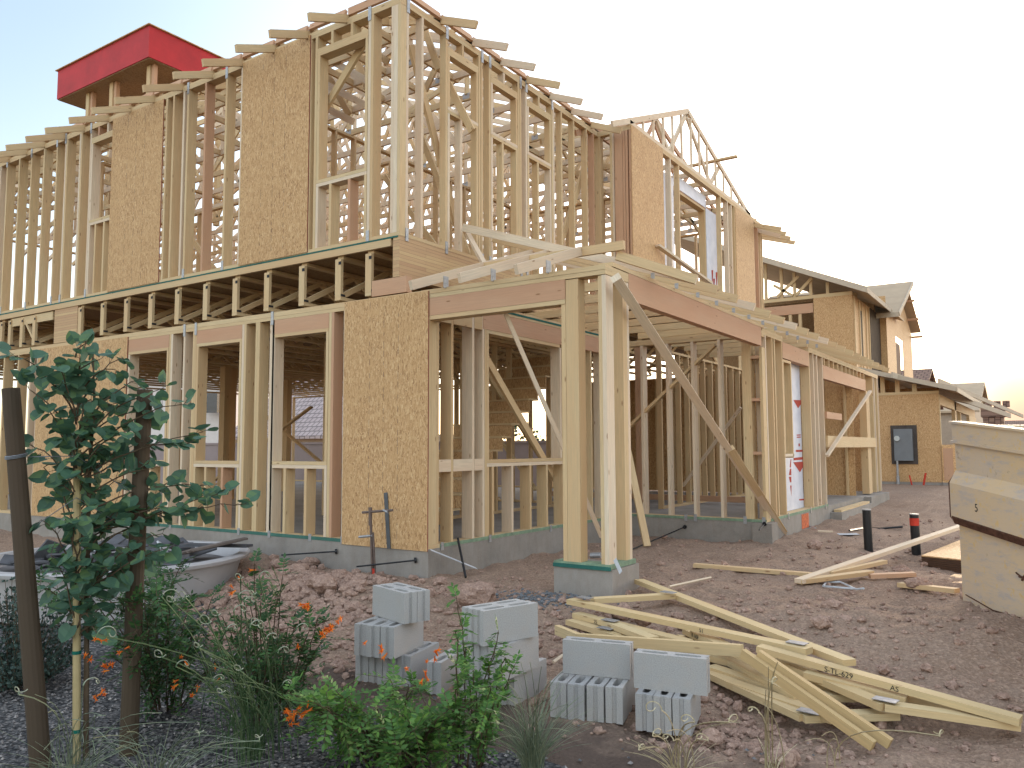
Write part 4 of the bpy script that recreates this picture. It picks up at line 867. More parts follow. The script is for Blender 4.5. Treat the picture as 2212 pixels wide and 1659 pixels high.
# handwriting on the boards
INK = mat_plain('black_ink', (.03, .03, .03))
def text_on(par, s_, p, d, up, size, name='handwriting', mat=INK):
    cu = bpy.data.curves.new('txt', 'FONT'); cu.body = s_; cu.size = size; cu.extrude = .0004
    tmp = bpy.data.objects.new('txt', cu); COL.objects.link(tmp); bpy.context.view_layer.update()
    me = bpy.data.meshes.new_from_object(tmp.evaluated_get(bpy.context.evaluated_depsgraph_get())); COL.objects.unlink(tmp); bpy.data.objects.remove(tmp)
    d = Vector(d).normalized(); up = Vector(up); up = (up-d*up.dot(d)).normalized(); n = d.cross(up)
    M = Matrix(((d.x, up.x, n.x, p[0]), (d.y, up.y, n.y, p[1]), (d.z, up.z, n.z, p[2]), (0, 0, 0, 1)))
    me.transform(Matrix.Translation(-WO[par.name]) @ M); me.materials.clear(); me.materials.append(mat)
    o = bpy.data.objects.new(name, me); COL.objects.link(o); o.parent = par; WO[o.name] = WO[par.name]; return o
def write_side(t, s_, qa, za, qb, zb, frac, size, half=.0195, drop=.055):
    a = P_(qa, za); b = P_(qb, zb); d = (b-a).normalized(); p = a.lerp(b, frac)
    side = d.cross(Vector((0, 0, 1))).normalized()
    if side.dot(-p) < 0: side = -side
    q = p+side*(half+.001)-Vector((0, 0, drop)); dd = d if d.dot(CR) > 0 else -d
    return text_on(t, s_, q, dd, (0, 0, 1), size)
write_side(te, 'S-TL-629', C6(560, 660), -.22, (2205, 1548), -.36, .30, .044, half=.045, drop=.036)
write_side(te, 'AS', C6(560, 660), -.22, (2205, 1548), -.36, .56, .04, half=.045, drop=.036)
write_side(ta, '51', C5(310, 340), -.19, C6(1035, 690), -.215, .62, .036, half=.045, drop=.034)
write_side(tb, '25', C5(370, 470), -.27, C5(1430, 735), -.27, .22, .036, half=.045, drop=.034)
write_side(t4, 'R 165F', C5(1500, 640), -.27, C6(620, 830), -.27, .03, .036, half=.045, drop=.034)
# ------------------------------------------------------------------ boards and sheets lying at the right
def ground_board(label, qa, za, qb, zb, mat=LUM, w_=.089, h_=.038, name='loose_board'):
    def drop(q, z):
        for _ in range(5): v = onz(*q, z); z = gz(v.x, v.y)+.035
        return onz(*q, z)
    a = drop(qa, za); b = drop(qb, zb)
    if zb > -.1: b = onz(*qb, zb)
    m_ = a.lerp(b, .5); lift = max(0, gz(m_.x, m_.y)+.02-m_.z); a.z += lift; b.z += lift
    k = MB(); k.board(a, b, w_, h_); o = k.build(name, mat, None); tag(o, label, 'board', 'loose boards lying on the dirt at the right'); return o
ground_board('long pale plank slanting from the dirt to behind the dumpster', C8(165, 665), -.25, C8(1060, 362), -.02, LUMP)
ground_board('weathered board lying flat left of the long pale plank', (1500, 1222), -.23, (1790, 1246), -.25)
ground_board('short board crossing the foot of the long pale plank', C8(160, 668), -.26, C8(545, 618), -.22)
ground_board('thin tapered board behind the crossing boards', C8(330, 640), -.26, C8(620, 575), -.22, w_=.06)
ground_board('short dull board pointing right toward the plywood stack', C8(540, 638), -.27, C8(780, 628), -.27, LUMR)
ground_board('board half buried in dirt below the plywood stack', C8(700, 683), -.30, C8(1005, 716), -.31)
k = MB(); a = onz(*C8(815, 530), -.19)
pl = thing('plywood_stack', 'stack of plywood sheets with dark edges beside the dumpster', 'plywood stack', (a.x, a.y, -.36))
d1 = (onz(*C8(1040, 553), -.19)-a).normalized(); d2 = (onz(*C8(1040, 440), -.19)-a).normalized()
corners = [a, a+d1*1.2, a+d1*1.2+d2*2.4, a+d2*2.4]
slab(k, [(c.x, c.y, -.185) for c in corners], .012); k.build('top_sheet', OSBL, pl)
k = MB()
for i in range(11): slab(k, [(c.x, c.y, -.199-.02*i) for c in corners], .016)
k.build('sheet_edges', mat_plain('dark_sheet_edge', (.10, .055, .035)), pl)
k = MB(); a = onz(*C8(912, 668), -.25); slab(k, [a, a+d1*1.0, a+d1*1.0+d2*.6, a+d2*.6], .04); o = k.build('plywood_offcut', OSBL, None); tag(o, 'small pale plywood offcut in front of the plywood stack', 'plywood')
# black capped pipes
BLK = mat_plain('black_pipe', (.012, .012, .014), .45, .4, .2)
for (q, top, lab, band) in (((1877, 1190), 1102, 'black stand pipe nearer the house', False), ((1980, 1196), 1112, 'black stand pipe with a red band near the plywood', True)):
    b_ = onz(*q, -.30); h_ = (q[1]-top)/FPX*b_.to_2d().length/1.0*1.0
    h_ = onx(q[0], top, b_.x).z if False else None
    dxy = math.hypot(b_.x, b_.y); r_ = ray(q[0], top); zt = 1+r_.z/math.hypot(r_.x, r_.y)*dxy
    t = thing('stand_pipe', lab, 'pipe', (b_.x, b_.y, -.4), 'black stand pipes in the dirt'); k = MB(); k.tube([(b_.x, b_.y, -.45), (b_.x-.01, b_.y, zt)], .052, 16); k.build('pipe_body', BLK, t, smooth=False)
    k = MB(); k.tube([(b_.x-.01, b_.y, zt), (b_.x-.01, b_.y, zt+.012)], .056, 16); k.build('pipe_cap', STEEL, t)
    if band: k = MB(); k.tube([(b_.x-.01, b_.y, zt-.13), (b_.x-.01, b_.y, zt-.04)], .054, 16); k.build('red_band', REDC, t)
# ------------------------------------------------------------------ dumpster
t = NT('dumpster_paint', .55, .35); W_ = t.coord('Object'); a = t.noise(W_, 1.6, 6, .65); b = t.noise(t.coord('Object', (1, 1, 4)), 5, 7, .75); c_ = t.noise(W_, 14, 5, .7)
cc = t.mix(t.ramp(a, [(.35, 0), (.65, 1)]), (.58, .42, .25), (.52, .41, .31)); cc = t.mix(t.ramp(b, [(.50, 0), (.68, .8)]), cc, (.36, .33, .34)); cc = t.mix(t.ramp(c_, [(.58, 0), (.66, .8)]), cc, (.60, .40, .16)); cc = t.mix(t.ramp(t.noise(W_, 3.3, 8, .8), [(.62, 0), (.70, .85)]), cc, (.09, .055, .045))
t.col(cc); t.bump(b, .3, .01); DUMP = t.m; RUST = mat_plain('rusty_edge', (.10, .045, .03), var=.5, sc=20)
P0 = onz(2082, 1340, -.42); dr = Vector((.58, -.81, 0)).normalized(); nrm = Vector((.81, .58, 0)).normalized()      # dr: toward the camera, nrm: away from us, across
du = thing('dumpster', 'battered cream yellow steel dumpster cropped by the right edge', 'dumpster', (P0.x, P0.y, -.42))
tl = -.10
def D(l, across, z): return Vector((P0.x, P0.y, 0))+dr*l+nrm*across+Vector((0, 0, z+tl*l))
def prism(k, prof, l0, l1):     # profile (across, z) swept along the side
    A = [D(l0, *p) for p in prof]; B = [D(l1, *p) for p in prof]; n = len(prof)
    for i in range(n): k.face([A[i], B[i], B[(i+1) % n], A[(i+1) % n]])
    k.face(A[::-1]); k.face(B)
LD = 4.2
k = MB(); prism(k, [(0, -.40), (0, .42), (-.005, .78), (-.005, 1.19), (.04, 1.19), (.04, -.40)], 0, LD); prism(k, [(.041, -.40), (.041, 1.18), (2.0, 1.18), (2.0, -.40)], .02, .08); prism(k, [(1.96, -.40), (1.96, 1.18), (2.0, 1.18), (2.0, -.40)], .081, LD); prism(k, [(.041, -.40), (.041, -.36), (1.95, -.36), (1.95, -.40)], .081, LD); k.build('side_panel', DUMP, du)
k = MB(); prism(k, [(-.0055, .80), (-.060, .70), (-.060, .42), (-.04, .37), (-.0005, .36), (-.0055, .79)], -.01, LD); k.build('side_rib', DUMP, du)
k = MB(); prism(k, [(-.063, .70), (-.063, .42), (-.03, .37), (-.02, .76)], -.022, -.0105); k.build('rib_end', RUST, du)
k = MB(); prism(k, [(-.035, 1.21), (-.035, 1.191), (.08, 1.191), (.08, 1.21)], -.03, LD); prism(k, [(-.02, 1.1905), (-.02, 1.04), (-.0055, 1.04), (-.0055, 1.1905)], -.01, LD); prism(k, [(-.035, 1.05), (-.035, 1.03), (-.0205, 1.03), (-.0205, 1.05)], -.02, LD); k.build('top_rail', DUMP, du)
k = MB(); k.tube([D(.75, -.004, .12), D(1.0, -.012, .115), D(1.6, -.004, .13)], .008, 5); k.tube([D(.05, -.003, -.2), D(.4, -.006, -.22), D(.8, -.003, -.17)], .005, 5); k.build('dent', RUST, du)
k = MB()
for i in range(3): k.tube([D(.7+.03*i, -.005, .14-.02*i), D(.8, -.008, .11+.02*i)], .008, 4)
k.build('rust_spot', RUST, du)
k = MB(); prism(k, [(-.0608, .43), (-.0608, .415), (-.04, .365), (-.035, .365)], 0, LD); prism(k, [(-.0012, -.33), (-.0012, -.40), (-.0006, -.40), (-.0006, -.33)], .3, LD); k.build('rust_edge', RUST, du)
text_on(du, '5', D(.32, -.0615, .52), dr, (0, 0, 1), .09, name='stencil_number', mat=INK)
# ------------------------------------------------------------------ white washout tub with rubble
TC = Vector((-7.83, 4.57, 0)); TUBM = mat_plain('tub_plastic', (.42, .40, .40), .6, .3, .12, 3)
tub = thing('washout_tub', 'round white washout tub heaped with broken tiles and debris', 'tub', (TC.x, TC.y, -.46)); k = MB()
prof = [(1.10, -.50), (1.20, -.12), (1.20, -.10), (1.28, -.09), (1.29, -.06), (1.27, -.045), (1.19, -.045), (1.12, -.15), (1.05, -.3)]
for i in range(64):
    a0, a1 = 2*math.pi*i/64, 2*math.pi*(i+1)/64
    for (r0, z0), (r1, z1) in zip(prof[:-1], prof[1:]):
        k.face([(TC.x+r0*math.cos(a0), TC.y+r0*math.sin(a0), z0), (TC.x+r0*math.cos(a1), TC.y+r0*math.sin(a1), z0), (TC.x+r1*math.cos(a1), TC.y+r1*math.sin(a1), z1), (TC.x+r1*math.cos(a0), TC.y+r1*math.sin(a0), z1)])
k.build('tub_shell', TUBM, tub, smooth=False)
k = MB(); k.face([(TC.x+1.1*math.cos(2*math.pi*i/32), TC.y+1.1*math.sin(2*math.pi*i/32), -.16) for i in range(32)]); k.build('tub_floor', mat_plain('grey_mud', (.16, .15, .15), var=.4), tub)
r4 = random.Random(11); GT = [mat_plain('tile_grey', (.10, .10, .11), var=.3), mat_plain('tile_brown', (.15, .12, .105), var=.3), mat_plain('wrap_white', (.5, .52, .55), .4)]
k = MB(); kw = MB()
for i in range(34):
    an = r4.uniform(0, 6.28); rr = 1.0*r4.random()**.5; c = TC+Vector((rr*math.cos(an), rr*math.sin(an), -.10+.12*(1-rr)+r4.uniform(0, .06))); d = rv(r4); d.z *= .25; d.normalize(); u = Vector((r4.gauss(0, .25), r4.gauss(0, .25), 1))
    (k if r4.random() < .85 else kw).board(c-d*.14, c+d*.14, .22, .018, up=u)
dd_ = k.build('tile_debris', GT[0], None); tag(dd_, 'heap of broken dark roof tiles filling the round white tub', 'rubble', kind='stuff')
dd_ = kw.build('wrapping_scrap', GT[2], None); tag(dd_, 'crumpled pale wrapping scraps among the tub rubble', 'rubbish', kind='stuff')
# ribbed grey tiles leaning at the tub's right side
k = MB(); c = Vector((-7.05, 5.0, 0)); 
for j in range(5): k.board((c.x-.18+j*.09, c.y-.22, -.04+.02*j), (c.x-.05+j*.09, c.y+.30, .03+.02*j), .08, .02); 
o = k.build('ribbed_tile', GT[1], None); tag(o, 'ribbed grey concrete tile resting on top of the tub rubble', 'roof tile')
k = MB(); k.board((-7.5, 5.1, .02), (-6.75, 5.35, .03), .12, .025); o = k.build('tile_offcut', GT[0], None); tag(o, 'dark flat tile strip lying along the far rim of the tub', 'roof tile')
# ------------------------------------------------------------------ riser pipe with tap, form rods, strap
COP = mat_plain('copper_brown', (.14, .10, .085), .5, .4, .3, 20, met=.3)
b_ = Vector((-5.80, 6.02, -.35)); b_ = ony(800, 1255, 6.0)
def ry(px, py): return ony(px, py, 6.0)
t = thing('water_riser', 'brown upright water pipe with tap handles before the board sheet', 'pipe', (ry(805, 1250).x, 6.0, -.35))
k = MB(); k.tube([(ry(806, 1250).x, 6.0, -.38), ry(802, 1160), ry(800, 1100)], .014, 8); k.tube([ry(812, 1250)-Vector((0, 0, .1)), ry(806, 1150)], .010, 8); k.build('pipe_body', COP, t)
k = MB(); k.tube([ry(783, 1107), ry(848, 1102)], .013, 8); k.tube([ry(800, 1096), ry(800, 1135)], .018, 8); k.build('cross_pipe', COP, t)
k = MB(); k.tube([ry(776, 1160), ry(805, 1157)], .013, 8); k.build('tap_handle', STEEL, t); k = MB(); k.tube([ry(840, 1106)+Vector((0, -.02, 0)), ry(828, 1102)], .012, 6); k.build('tap_handle', STEEL, t)
k = MB(); k.tube([ry(808, 1228), ry(808, 1240)], .019, 8); k.build('red_band', REDC, t)
s0 = MB(); a = ony(833, 1064, 6.245); b = ony(840, 1185, 6.245); s0.board(a, b, .004, .05, up=(1, 0, 0)); o = s0.build('strap_board', mat_plain('grey_strap', (.10, .105, .11)), None); tag(o, 'dark grey strip standing against the corner board sheet', 'strip')
def rod(label, qa, Ya, qb, Yb, r=.009):
    a = ony(*qa, Ya); b = ony(*qb, Yb); t = thing('form_rod', label, 'rod', tuple(b), 'black plastic rods sticking out of the foundation'); k = MB(); k.tube([a, b], r, 6); k.build('rod_body', BLK, t); k = MB(); d = (b-a).normalized(); k.tube([b-d*.02, b], .028, 10); k.build('rod_collar', BLK, t)
rod('black rod jutting from the slab left of the water pipe', (608, 1199), 5.9, (728, 1191), 6.26); rod('black rod jutting from the slab right of the water pipe', (770, 1224), 5.85, (899, 1210), 6.26)
rod('black rod jutting from the recessed slab edge by the porch', (1365, 1172+15), 9.2, (1480, 1138), 10.87); rod('short black rod at the corner footing', (1640, 1145), 10.5, (1652, 1131), 10.78)
k = MB(); k.tube([onz(1006, 1247, -.27), ony(989, 1163, 6.75)], .013, 6); o = k.build('rebar_stake', BLK, None); tag(o, 'thin dark stake leaning on the slab right of the house corner', 'stake')
k = MB(); k.board(ony(931, 1188, 6.25), onz(1030, 1228, -.22), .05, .003, up=(.3, 0, 1)); o = k.build('plastic_strip', GT[2], None); tag(o, 'crumpled white plastic strip trailing from the slab corner', 'plastic strip')
k = MB(); a = ony(1328, 1208, 6.24); k.board(a, a+Vector((.08, -.05, -.10)), .04, .003, up=(0, 1, .3)); o = k.build('paper_tag', GT[2], None); tag(o, 'small white paper tag hanging on the porch pier', 'tag')
def curl(label, pts, r, mat, cat, name):
    k = MB(); k.tube([onz(x, y, gz(*onz(x, y, -.28).xy)+.022) for x, y in pts], r, 5); o = k.build(name, mat, None); tag(o, label, cat)
curl('looped white strap lying near the water pipe', [(800, 1296), (770, 1297), (752, 1293), (757, 1288), (780, 1290)], .007, GT[2], 'strap', 'white_strap')
curl('loop of white strapping on the dirt below the crossing boards', [(1845, 1272), (1800, 1268), (1778, 1266), (1785, 1258), (1815, 1257), (1850, 1273), (1866, 1271)], .009, GT[2], 'strap', 'white_strap')
curl('thin white cord curving from the footing across the dirt', [(1700, 1132), (1725, 1133), (1750, 1137), (1762, 1141)], .010, GT[2], 'cord', 'cord')
curl('black cable lying on the dirt behind the stand pipes', [(1835, 1146), (1870, 1140), (1900, 1142), (1950, 1138)], .016, BLK, 'cable', 'black_cable')
for (x, y, lab) in ((1810, 1154, 'flat white paper scrap on the dirt near the footing'), (690, 1190, None), (1750, 1180, None)):
    if lab: p = onz(x, y, -.24); k = MB(); k.board(p, p+Vector((.25, .1, .01)), .2, .004); o = k.build('paper_scrap', GT[2], None); tag(o, lab, 'paper')
for (x, y, s_, lab) in ((1767, 1150, .09, 'small cut wood block on the dirt by the footing'), (1345, 1187, .06, None)):
    if lab: p = onz(x, y, -.25); k = MB(); k.board(p, p+Vector((.2, .05, .0)), s_, .05); o = k.build('wood_offcut', LUMP, None); tag(o, lab, 'wood block')
p = onz(1340, 1188, -.24); 
k = MB(); p = onz(1276, 1245-45, -.23); k.tube([p, p+Vector((.12, .02, .01))], .033, 10); o = k.build('crushed_can', STEEL, None); tag(o, 'crushed shiny drink can behind the porch posts', 'can')
p = onx(1885, 1020, -3.6); k = MB(); c = ony(*((3000+1010/2.765)/1.8516, (1600+1000/2.765)/1.8516), 17.9); k.tube([(c.x, c.y, -.0), (c.x, c.y, .30)], .05, 10); k.tube([(c.x, c.y, .30), (c.x, c.y, .42)], .052, 10, r1=.02); o = k.build('spray_can', REDC, None); tag(o, 'orange topped spray can standing inside the entry opening', 'can')
k = MB(); k.box(-3.16, -3.04, 14.7, 17.3, -.117, -.075); o = k.build('entry_board', LUM, None); tag(o, 'board lying on the concrete step of the entry opening', 'board')
# ------------------------------------------------------------------ rocks
def rock(k, p, s, r, mi=0):
    import itertools
    ax = rv(r); sc = Vector((s*r.uniform(.75, 1.3), s*r.uniform(.7, 1.1), s*r.uniform(.5, .9))); rz = r.uniform(0, 6.28)
    ph = (1+5**.5)/2
    V = [(-1, ph, 0), (1, ph, 0), (-1, -ph, 0), (1, -ph, 0), (0, -1, ph), (0, 1, ph), (0, -1, -ph), (0, 1, -ph), (ph, 0, -1), (ph, 0, 1), (-ph, 0, -1), (-ph, 0, 1)]
    F = [(0, 11, 5), (0, 5, 1), (0, 1, 7), (0, 7, 10), (0, 10, 11), (1, 5, 9), (5, 11, 4), (11, 10, 2), (10, 7, 6), (7, 1, 8), (3, 9, 4), (3, 4, 2), (3, 2, 6), (3, 6, 8), (3, 8, 9), (4, 9, 5), (2, 4, 11), (6, 2, 10), (8, 6, 7), (9, 8, 1)]
    P = []
    for v in V:
        q = Vector(v).normalized()*r.uniform(.78, 1.12); q = Vector((q.x*sc.x, q.y*sc.y, q.z*sc.z)); q = Vector((q.x*math.cos(rz)-q.y*math.sin(rz), q.x*math.sin(rz)+q.y*math.cos(rz), q.z)); P.append(Vector(p)+q)
    for f in F: k.face([P[i] for i in f])
def big_rock(px, py, s, label, seed, lift=.3, name='dirt_clod', cat='rock'):
    r = random.Random(seed); p = onz(px, py, -.36); p = onz(px, py, gz(p.x, p.y)+s*lift)
    import bmesh
    bm = bmesh.new(); bmesh.ops.create_icosphere(bm, subdivisions=3, radius=1); sx, sy, sz = s*r.uniform(.9, 1.25), s*r.uniform(.8, 1.1), s*r.uniform(.62, .85)
    from mathutils import noise as mn
    o_ = Vector((seed*3.1, seed*1.7, 0))
    for v in bm.verts:
        c = v.co.copy(); f = 1+.34*mn.noise(c*1.3+o_)+.16*mn.noise(c*3.2+o_)+.07*mn.noise(c*8+o_); v.co = Vector((c.x*sx, c.y*sy, c.z*sz))*f
    me = bpy.data.meshes.new(name); bm.to_mesh(me); bm.free(); me.materials.append(ROCK)
    o = bpy.data.objects.new(name, me); COL.objects.link(o); o.location = p; o.rotation_euler = (0, 0, r.uniform(0, 6)); tag(o, label, cat, 'large rocks and clods in the dirt'); return o
RK = [(1530, 1490, .075, 'rounded clod against the right side of the rightmost block pile'), (1535, 1595, .06, 'rough clod low at the right of the rightmost block pile'), (1800, 1310, .08, 'large clod on the dirt right of the lumber pile'), (1775, 1345, .055, 'grey rock beside the clods right of the lumber pile'), (1826, 1340, .055, 'pale rounded rock right of the lumber pile'), (1030, 1287, .16, 'broad flat pink slab of rock behind the second block stack'), (700, 1262, .12, 'angular boulder in the rubble heap left of the water pipe'), (640, 1235, .10, 'rock high on the rubble heap'), (740, 1250, .11, 'rock at the right foot of the rubble heap'), (600, 1222, .085, 'rock near the slab on the rubble heap'), (670, 1215, .085, 'rock under the black rod on the rubble heap'), (560, 1270, .08, 'rock on the left slope of the rubble heap'), (1345, 1322, .09, 'wide clod under the back chord of the truss pile'), (1300, 1345, .06, 'clod between the truss chords'), (1390, 1340, .06, 'pair mate clod between the long truss chords'), (730, 1440, .06, 'rock left of the leftmost block stack'), (1690, 1640, .07, 'clod at the bottom edge below the lumber pile'), (985, 1205, .06, 'rock against the slab right of the leaning stake'), (1080, 1200, .05, 'rock against the side slab beyond the stake'), (1950, 1235, .09, 'dusty clod beneath the plywood stack'), (1985, 1262, .10, 'lump of dirt over the half buried board'), (1435, 1160, .045, 'brown rock below the recessed slab'), (1760, 1178, .10, 'mud lump with a curved leaf by the footing')]
for i, (x, y, s_, lab) in enumerate(RK): big_rock(x, y, s_, lab, 20+i)
r5 = random.Random(9); k = MB()
def scat(k, n, cx_, cy_, sx_, sy_, s0, s1, r):
    for _ in range(n):
        x = cx_+r.gauss(0, sx_); y = cy_+r.gauss(0, sy_)
        if -19 < x < -5.2 and y > 6.2: continue
        if y > 10.8 and x < -3: continue
        s_ = s0+(s1-s0)*r.random()**3; rock(k, (x, y, gz(x, y)+s_*.25), s_, r)
scat(k, 2600, -6.2, 5.3, .6, .38, .010, .075, r5); scat(k, 500, -5.6, 4.6, .35, .3, .01, .06, r5); scat(k, 500, -4.9, 4.7, .8, .5, .006, .04, r5); scat(k, 1100, -2.4, 5.2, .9, .5, .006, .05, r5); scat(k, 500, -1.5, 4.3, .35, .2, .006, .04, r5); scat(k, 600, -1.0, 6.3, .9, .8, .005, .04, r5); scat(k, 300, -3.9, 4.1, .35, .25, .008, .045, r5); scat(k, 700, -3.2, 8.2, 1.6, 1.5, .006, .035, r5); scat(k, 500, -1.2, 11, 1.2, 3, .008, .05, r5); scat(k, 260, -.7, 5.0, .5, .4, .006, .03, r5)
scat(k, 500, -4.5, 6.0, .5, .25, .006, .03, r5)
o = k.build('dirt_rubble', ROCK, None); tag(o, 'small stones and clods scattered over the reddish dirt', 'rubble', kind='stuff')
k = MB()
for _ in range(9000):
    x = r5.uniform(-5.6, -1.0); y = r5.uniform(1.6, 4.6)
    if gravel_mask(x, y) < .5 and r5.random() > .03: continue
    s_ = r5.uniform(.006, .016); p = (x, y, gz(x, y)+.006+s_*.3)
    # cheap pebble: squashed octahedron
    a = r5.uniform(0, 6.28); c, s1 = math.cos(a)*s_, math.sin(a)*s_; Q = [Vector(p)+Vector(v) for v in ((c*1.2, s1*1.2, 0), (-s1*.9, c*.9, s_*.2), (-c*1.1, -s1, 0), (s1, -c*.8, -s_*.1), (c*.1, s1*.2, s_*.75))]
    for i in range(4): k.face([Q[i], Q[(i+1) % 4], Q[4]])
t = NT('pebble', .9, .15); g = t.n('NewGeometry'); t.col(t.ramp(g.outputs['Random Per Island'], [(0, (.07, .07, .074)), (.5, (.14, .135, .135)), (.85, (.22, .20, .195)), (1, (.42, .38, .35))]))
o = k.build('gravel', t.m, None); tag(o, 'grey landscaping gravel covering the planted bed', 'gravel', kind='stuff')
# green-grey spilt cement patch by the pier
k = MB()
for _ in range(500):
    x = r5.gauss(-3.75, .22); y = r5.gauss(6.05, .14); s_ = r5.uniform(.006, .02); rock(k, (x, y, gz(x, y)+s_*.3), s_, r5)
o = k.build('cement_spill', mat_plain('grey_cement', (.16, .165, .175), var=.4, sc=30), None); tag(o, 'grey crumbled cement spilt round the porch pier', 'cement', kind='stuff')
# ------------------------------------------------------------------ young tree between stakes
BARKS = mat_lumber('stake_wood', (.075, .055, .036), (.09, .065, .042), (.065, .047, .032), knots=False)
def pt(px, py, dist): return at(px, py, dist)
B1 = Vector((-4.04, 2.04, -.56)); T1 = Vector((-4.23, 1.91, 1.30))
k = MB(); k.tube([B1+(B1-T1)*.0-Vector((0, 0, 0)), B1.lerp(T1, .5), T1], .047, 14, r1=.040); o = k.build('wood_stake', BARKS, None, smooth=False); tag(o, 'thick round timber stake at the left edge, leaning left', 'stake', 'timber stakes round the young tree')
k = MB()
for j in range(3): k.tube([B1.lerp(T1, .82)+Vector((.047*math.cos(a), .047*math.sin(a), .006*j+.01*math.sin(a))) for a in np.linspace(0, 6.28, 14)], .0025, 4)
WIRE = mat_plain('tie_wire', (.25, .26, .28), .4, .5, met=.6); wk = k.build('tie_wire', WIRE, o)
B2 = Vector((-3.93, 2.39, -.55)); T2 = Vector((-3.90, 2.41, 1.31))
k = MB(); k.tube([B2+Vector((.02, 0, 0)), B2.lerp(T2, .5), T2], .045, 14, r1=.038); o2 = k.build('wood_stake', BARKS, None, smooth=False); tag(o2, 'thick round timber stake right of the bamboo cane', 'stake', 'timber stakes round the young tree')
BB = Vector((-3.98, 2.17, -.55)); BT = Vector((-4.03, 2.14, 1.0)); BAM = mat_plain('bamboo_cane', (.42, .33, .17), .6, .3, .15, 9)
k = MB(); k.tube([BB, BT], .018, 10); bam = k.build('bamboo_cane', BAM, None); tag(bam, 'straight pale cane between the two timber stakes', 'cane')
GT_ = mat_plain('green_tie', (.01, .12, .09)); 
for f in (.36, .12, .50):
    c = BB.lerp(BT, f); k = MB(); k.tube([c, c+Vector((0, 0, .016))], .021, 10); k.build('green_tie', GT_, bam)
LEAFT = mat_leaf('leaf_redbud', (.055, .12, .078), (.078, .16, .10), (.13, .22, .09), .3)
TWIG = mat_plain('twig_brown', (.10, .07, .045), .7, .2, .3, 20)
tree = thing('young_tree', 'young staked tree with rounded heart shaped blue green leaves', 'tree', (-3.99, 2.22, -.55))
def heart(k, p, tip, nrm, s):
    tip = tip.normalized(); sd_ = nrm.cross(tip)
    if sd_.length < .05: sd_ = Vector((1, 0, 0))
    sd_.normalize(); n2 = tip.cross(sd_)
    L = [(0, 0), (.30, -.14), (.50, .10), (.52, .40), (.34, .74), (0, 1.0)]
    cup = .16
    mid = [p+tip*s*.0, p+tip*s*.33+n2*s*-.05, p+tip*s*.68+n2*s*-.04, p+tip*s*1.0+n2*s*-.1]
    for sg in (-1, 1):
        E = [p+tip*s*y+sd_*(s*x*sg)+n2*(s*cup*x*1.2) for x, y in L]
        f1 = [mid[0], E[1], E[2], mid[1]]; f2 = [mid[1], E[2], E[3], mid[2]]; f3 = [mid[2], E[3], E[4], E[5]]
        for f in (f1, f2, f3):
            k.face(f if sg > 0 else f[::-1])
class LB(MB): pass
r6 = random.Random(21); kt = MB(); kl = MB(); kt.tube([(-3.99, 2.22, -.55), (-4.0, 2.2, .3), (-4.02, 2.2, .9), (-4.0, 2.2, 1.25), (-4.03, 2.2, 1.5)], .014, 8, r1=.005)
def branch(a, b, sag, n, ls, kl=kl, kt=kt, r=r6, dens=1.0):
    a = Vector(a); b = Vector(b); pts = []
    for i in range(n+1):
        f = i/n; p = a.lerp(b, f)+Vector((0, 0, sag*4*f*(1-f)))+rv(r)*.008; pts.append(p)
    kt.tube(pts, .005, 5, r1=.002)
    for i, p in enumerate(pts):
        if i == 0: continue
        for q in range(2 if r.random() < dens else 1):
            d = (pts[i]-pts[i-1]).normalized(); out = (rv(r)*.9+d*.6+Vector((0, 0, -.1))).normalized(); pet = p+out*.035; kt.tube([p, pet], .0014, 3, cap=False)
            nr_ = (rv(r)*.6+Vector((.15, -.30, .9))).normalized(); tipd = (out+Vector((0, 0, -.35))).normalized(); heart(kl, pet, tipd, nr_, ls*r.uniform(.7, 1.2))
def tp(px, py, dist=4.56): return at(px, py, dist)
axis_ = [tp(165, y, 4.55) for y in (1380, 1300, 1200, 1100, 1000, 900, 800, 745)]
tips = [(35, 770), (60, 840), (120, 790), (250, 800), (190, 740), (300, 820), (265, 770), (400, 870), (350, 840), (60, 960), (95, 1010), (250, 870), (330, 890), (100, 880), (230, 950), (310, 960), (150, 1120), (130, 1220), (440, 935), (410, 960), (330, 1010), (260, 1040), (370, 1040), (390, 1100), (480, 1065), (530, 1090), (450, 1050), (300, 1100), (350, 1150), (250, 1150), (200, 1060), (120, 1060), (230, 1230), (190, 1330), (160, 1290), (110, 1270), (210, 1370), (280, 1180), (330, 1180), (250, 1300), (90, 1120), (270, 930), (200, 860), (160, 820), (300, 1230), (380, 1180), (140, 950), (220, 1110), (170, 1180)]
for (x, y) in tips:
    b = tp(x, y, 4.55+r6.uniform(-.25, .25)); base_y = min(1380, max(745, y+r6.uniform(60, 160))); a = tp(165, base_y, 4.55); L = (b-a).length; branch(a, b, .05, max(4, int(L/.058)), .074, dens=.62)
for y in range(745, 1390, 34): 
    p = tp(165+r6.uniform(-45, 60), y, 4.55+r6.uniform(-.15, .15)); branch(tp(165, y+25, 4.55), p, .02, 3, .072, dens=.3)
kt.build('trunk', TWIG, tree); kl.build('leaf_crown', LEAFT, tree)
k = MB(); k.tube([B1.lerp(T1, .82), tp(165, 985, 4.5), B2.lerp(T2, .70)], .0022, 4); k.tube([B1.lerp(T1, .62), tp(165, 1075, 4.5), B2.lerp(T2, .60)], .0022, 4); wo_ = k.build('guy_wire', WIRE, None); tag(wo_, 'thin wires strung between the two timber stakes and the young tree', 'wire')
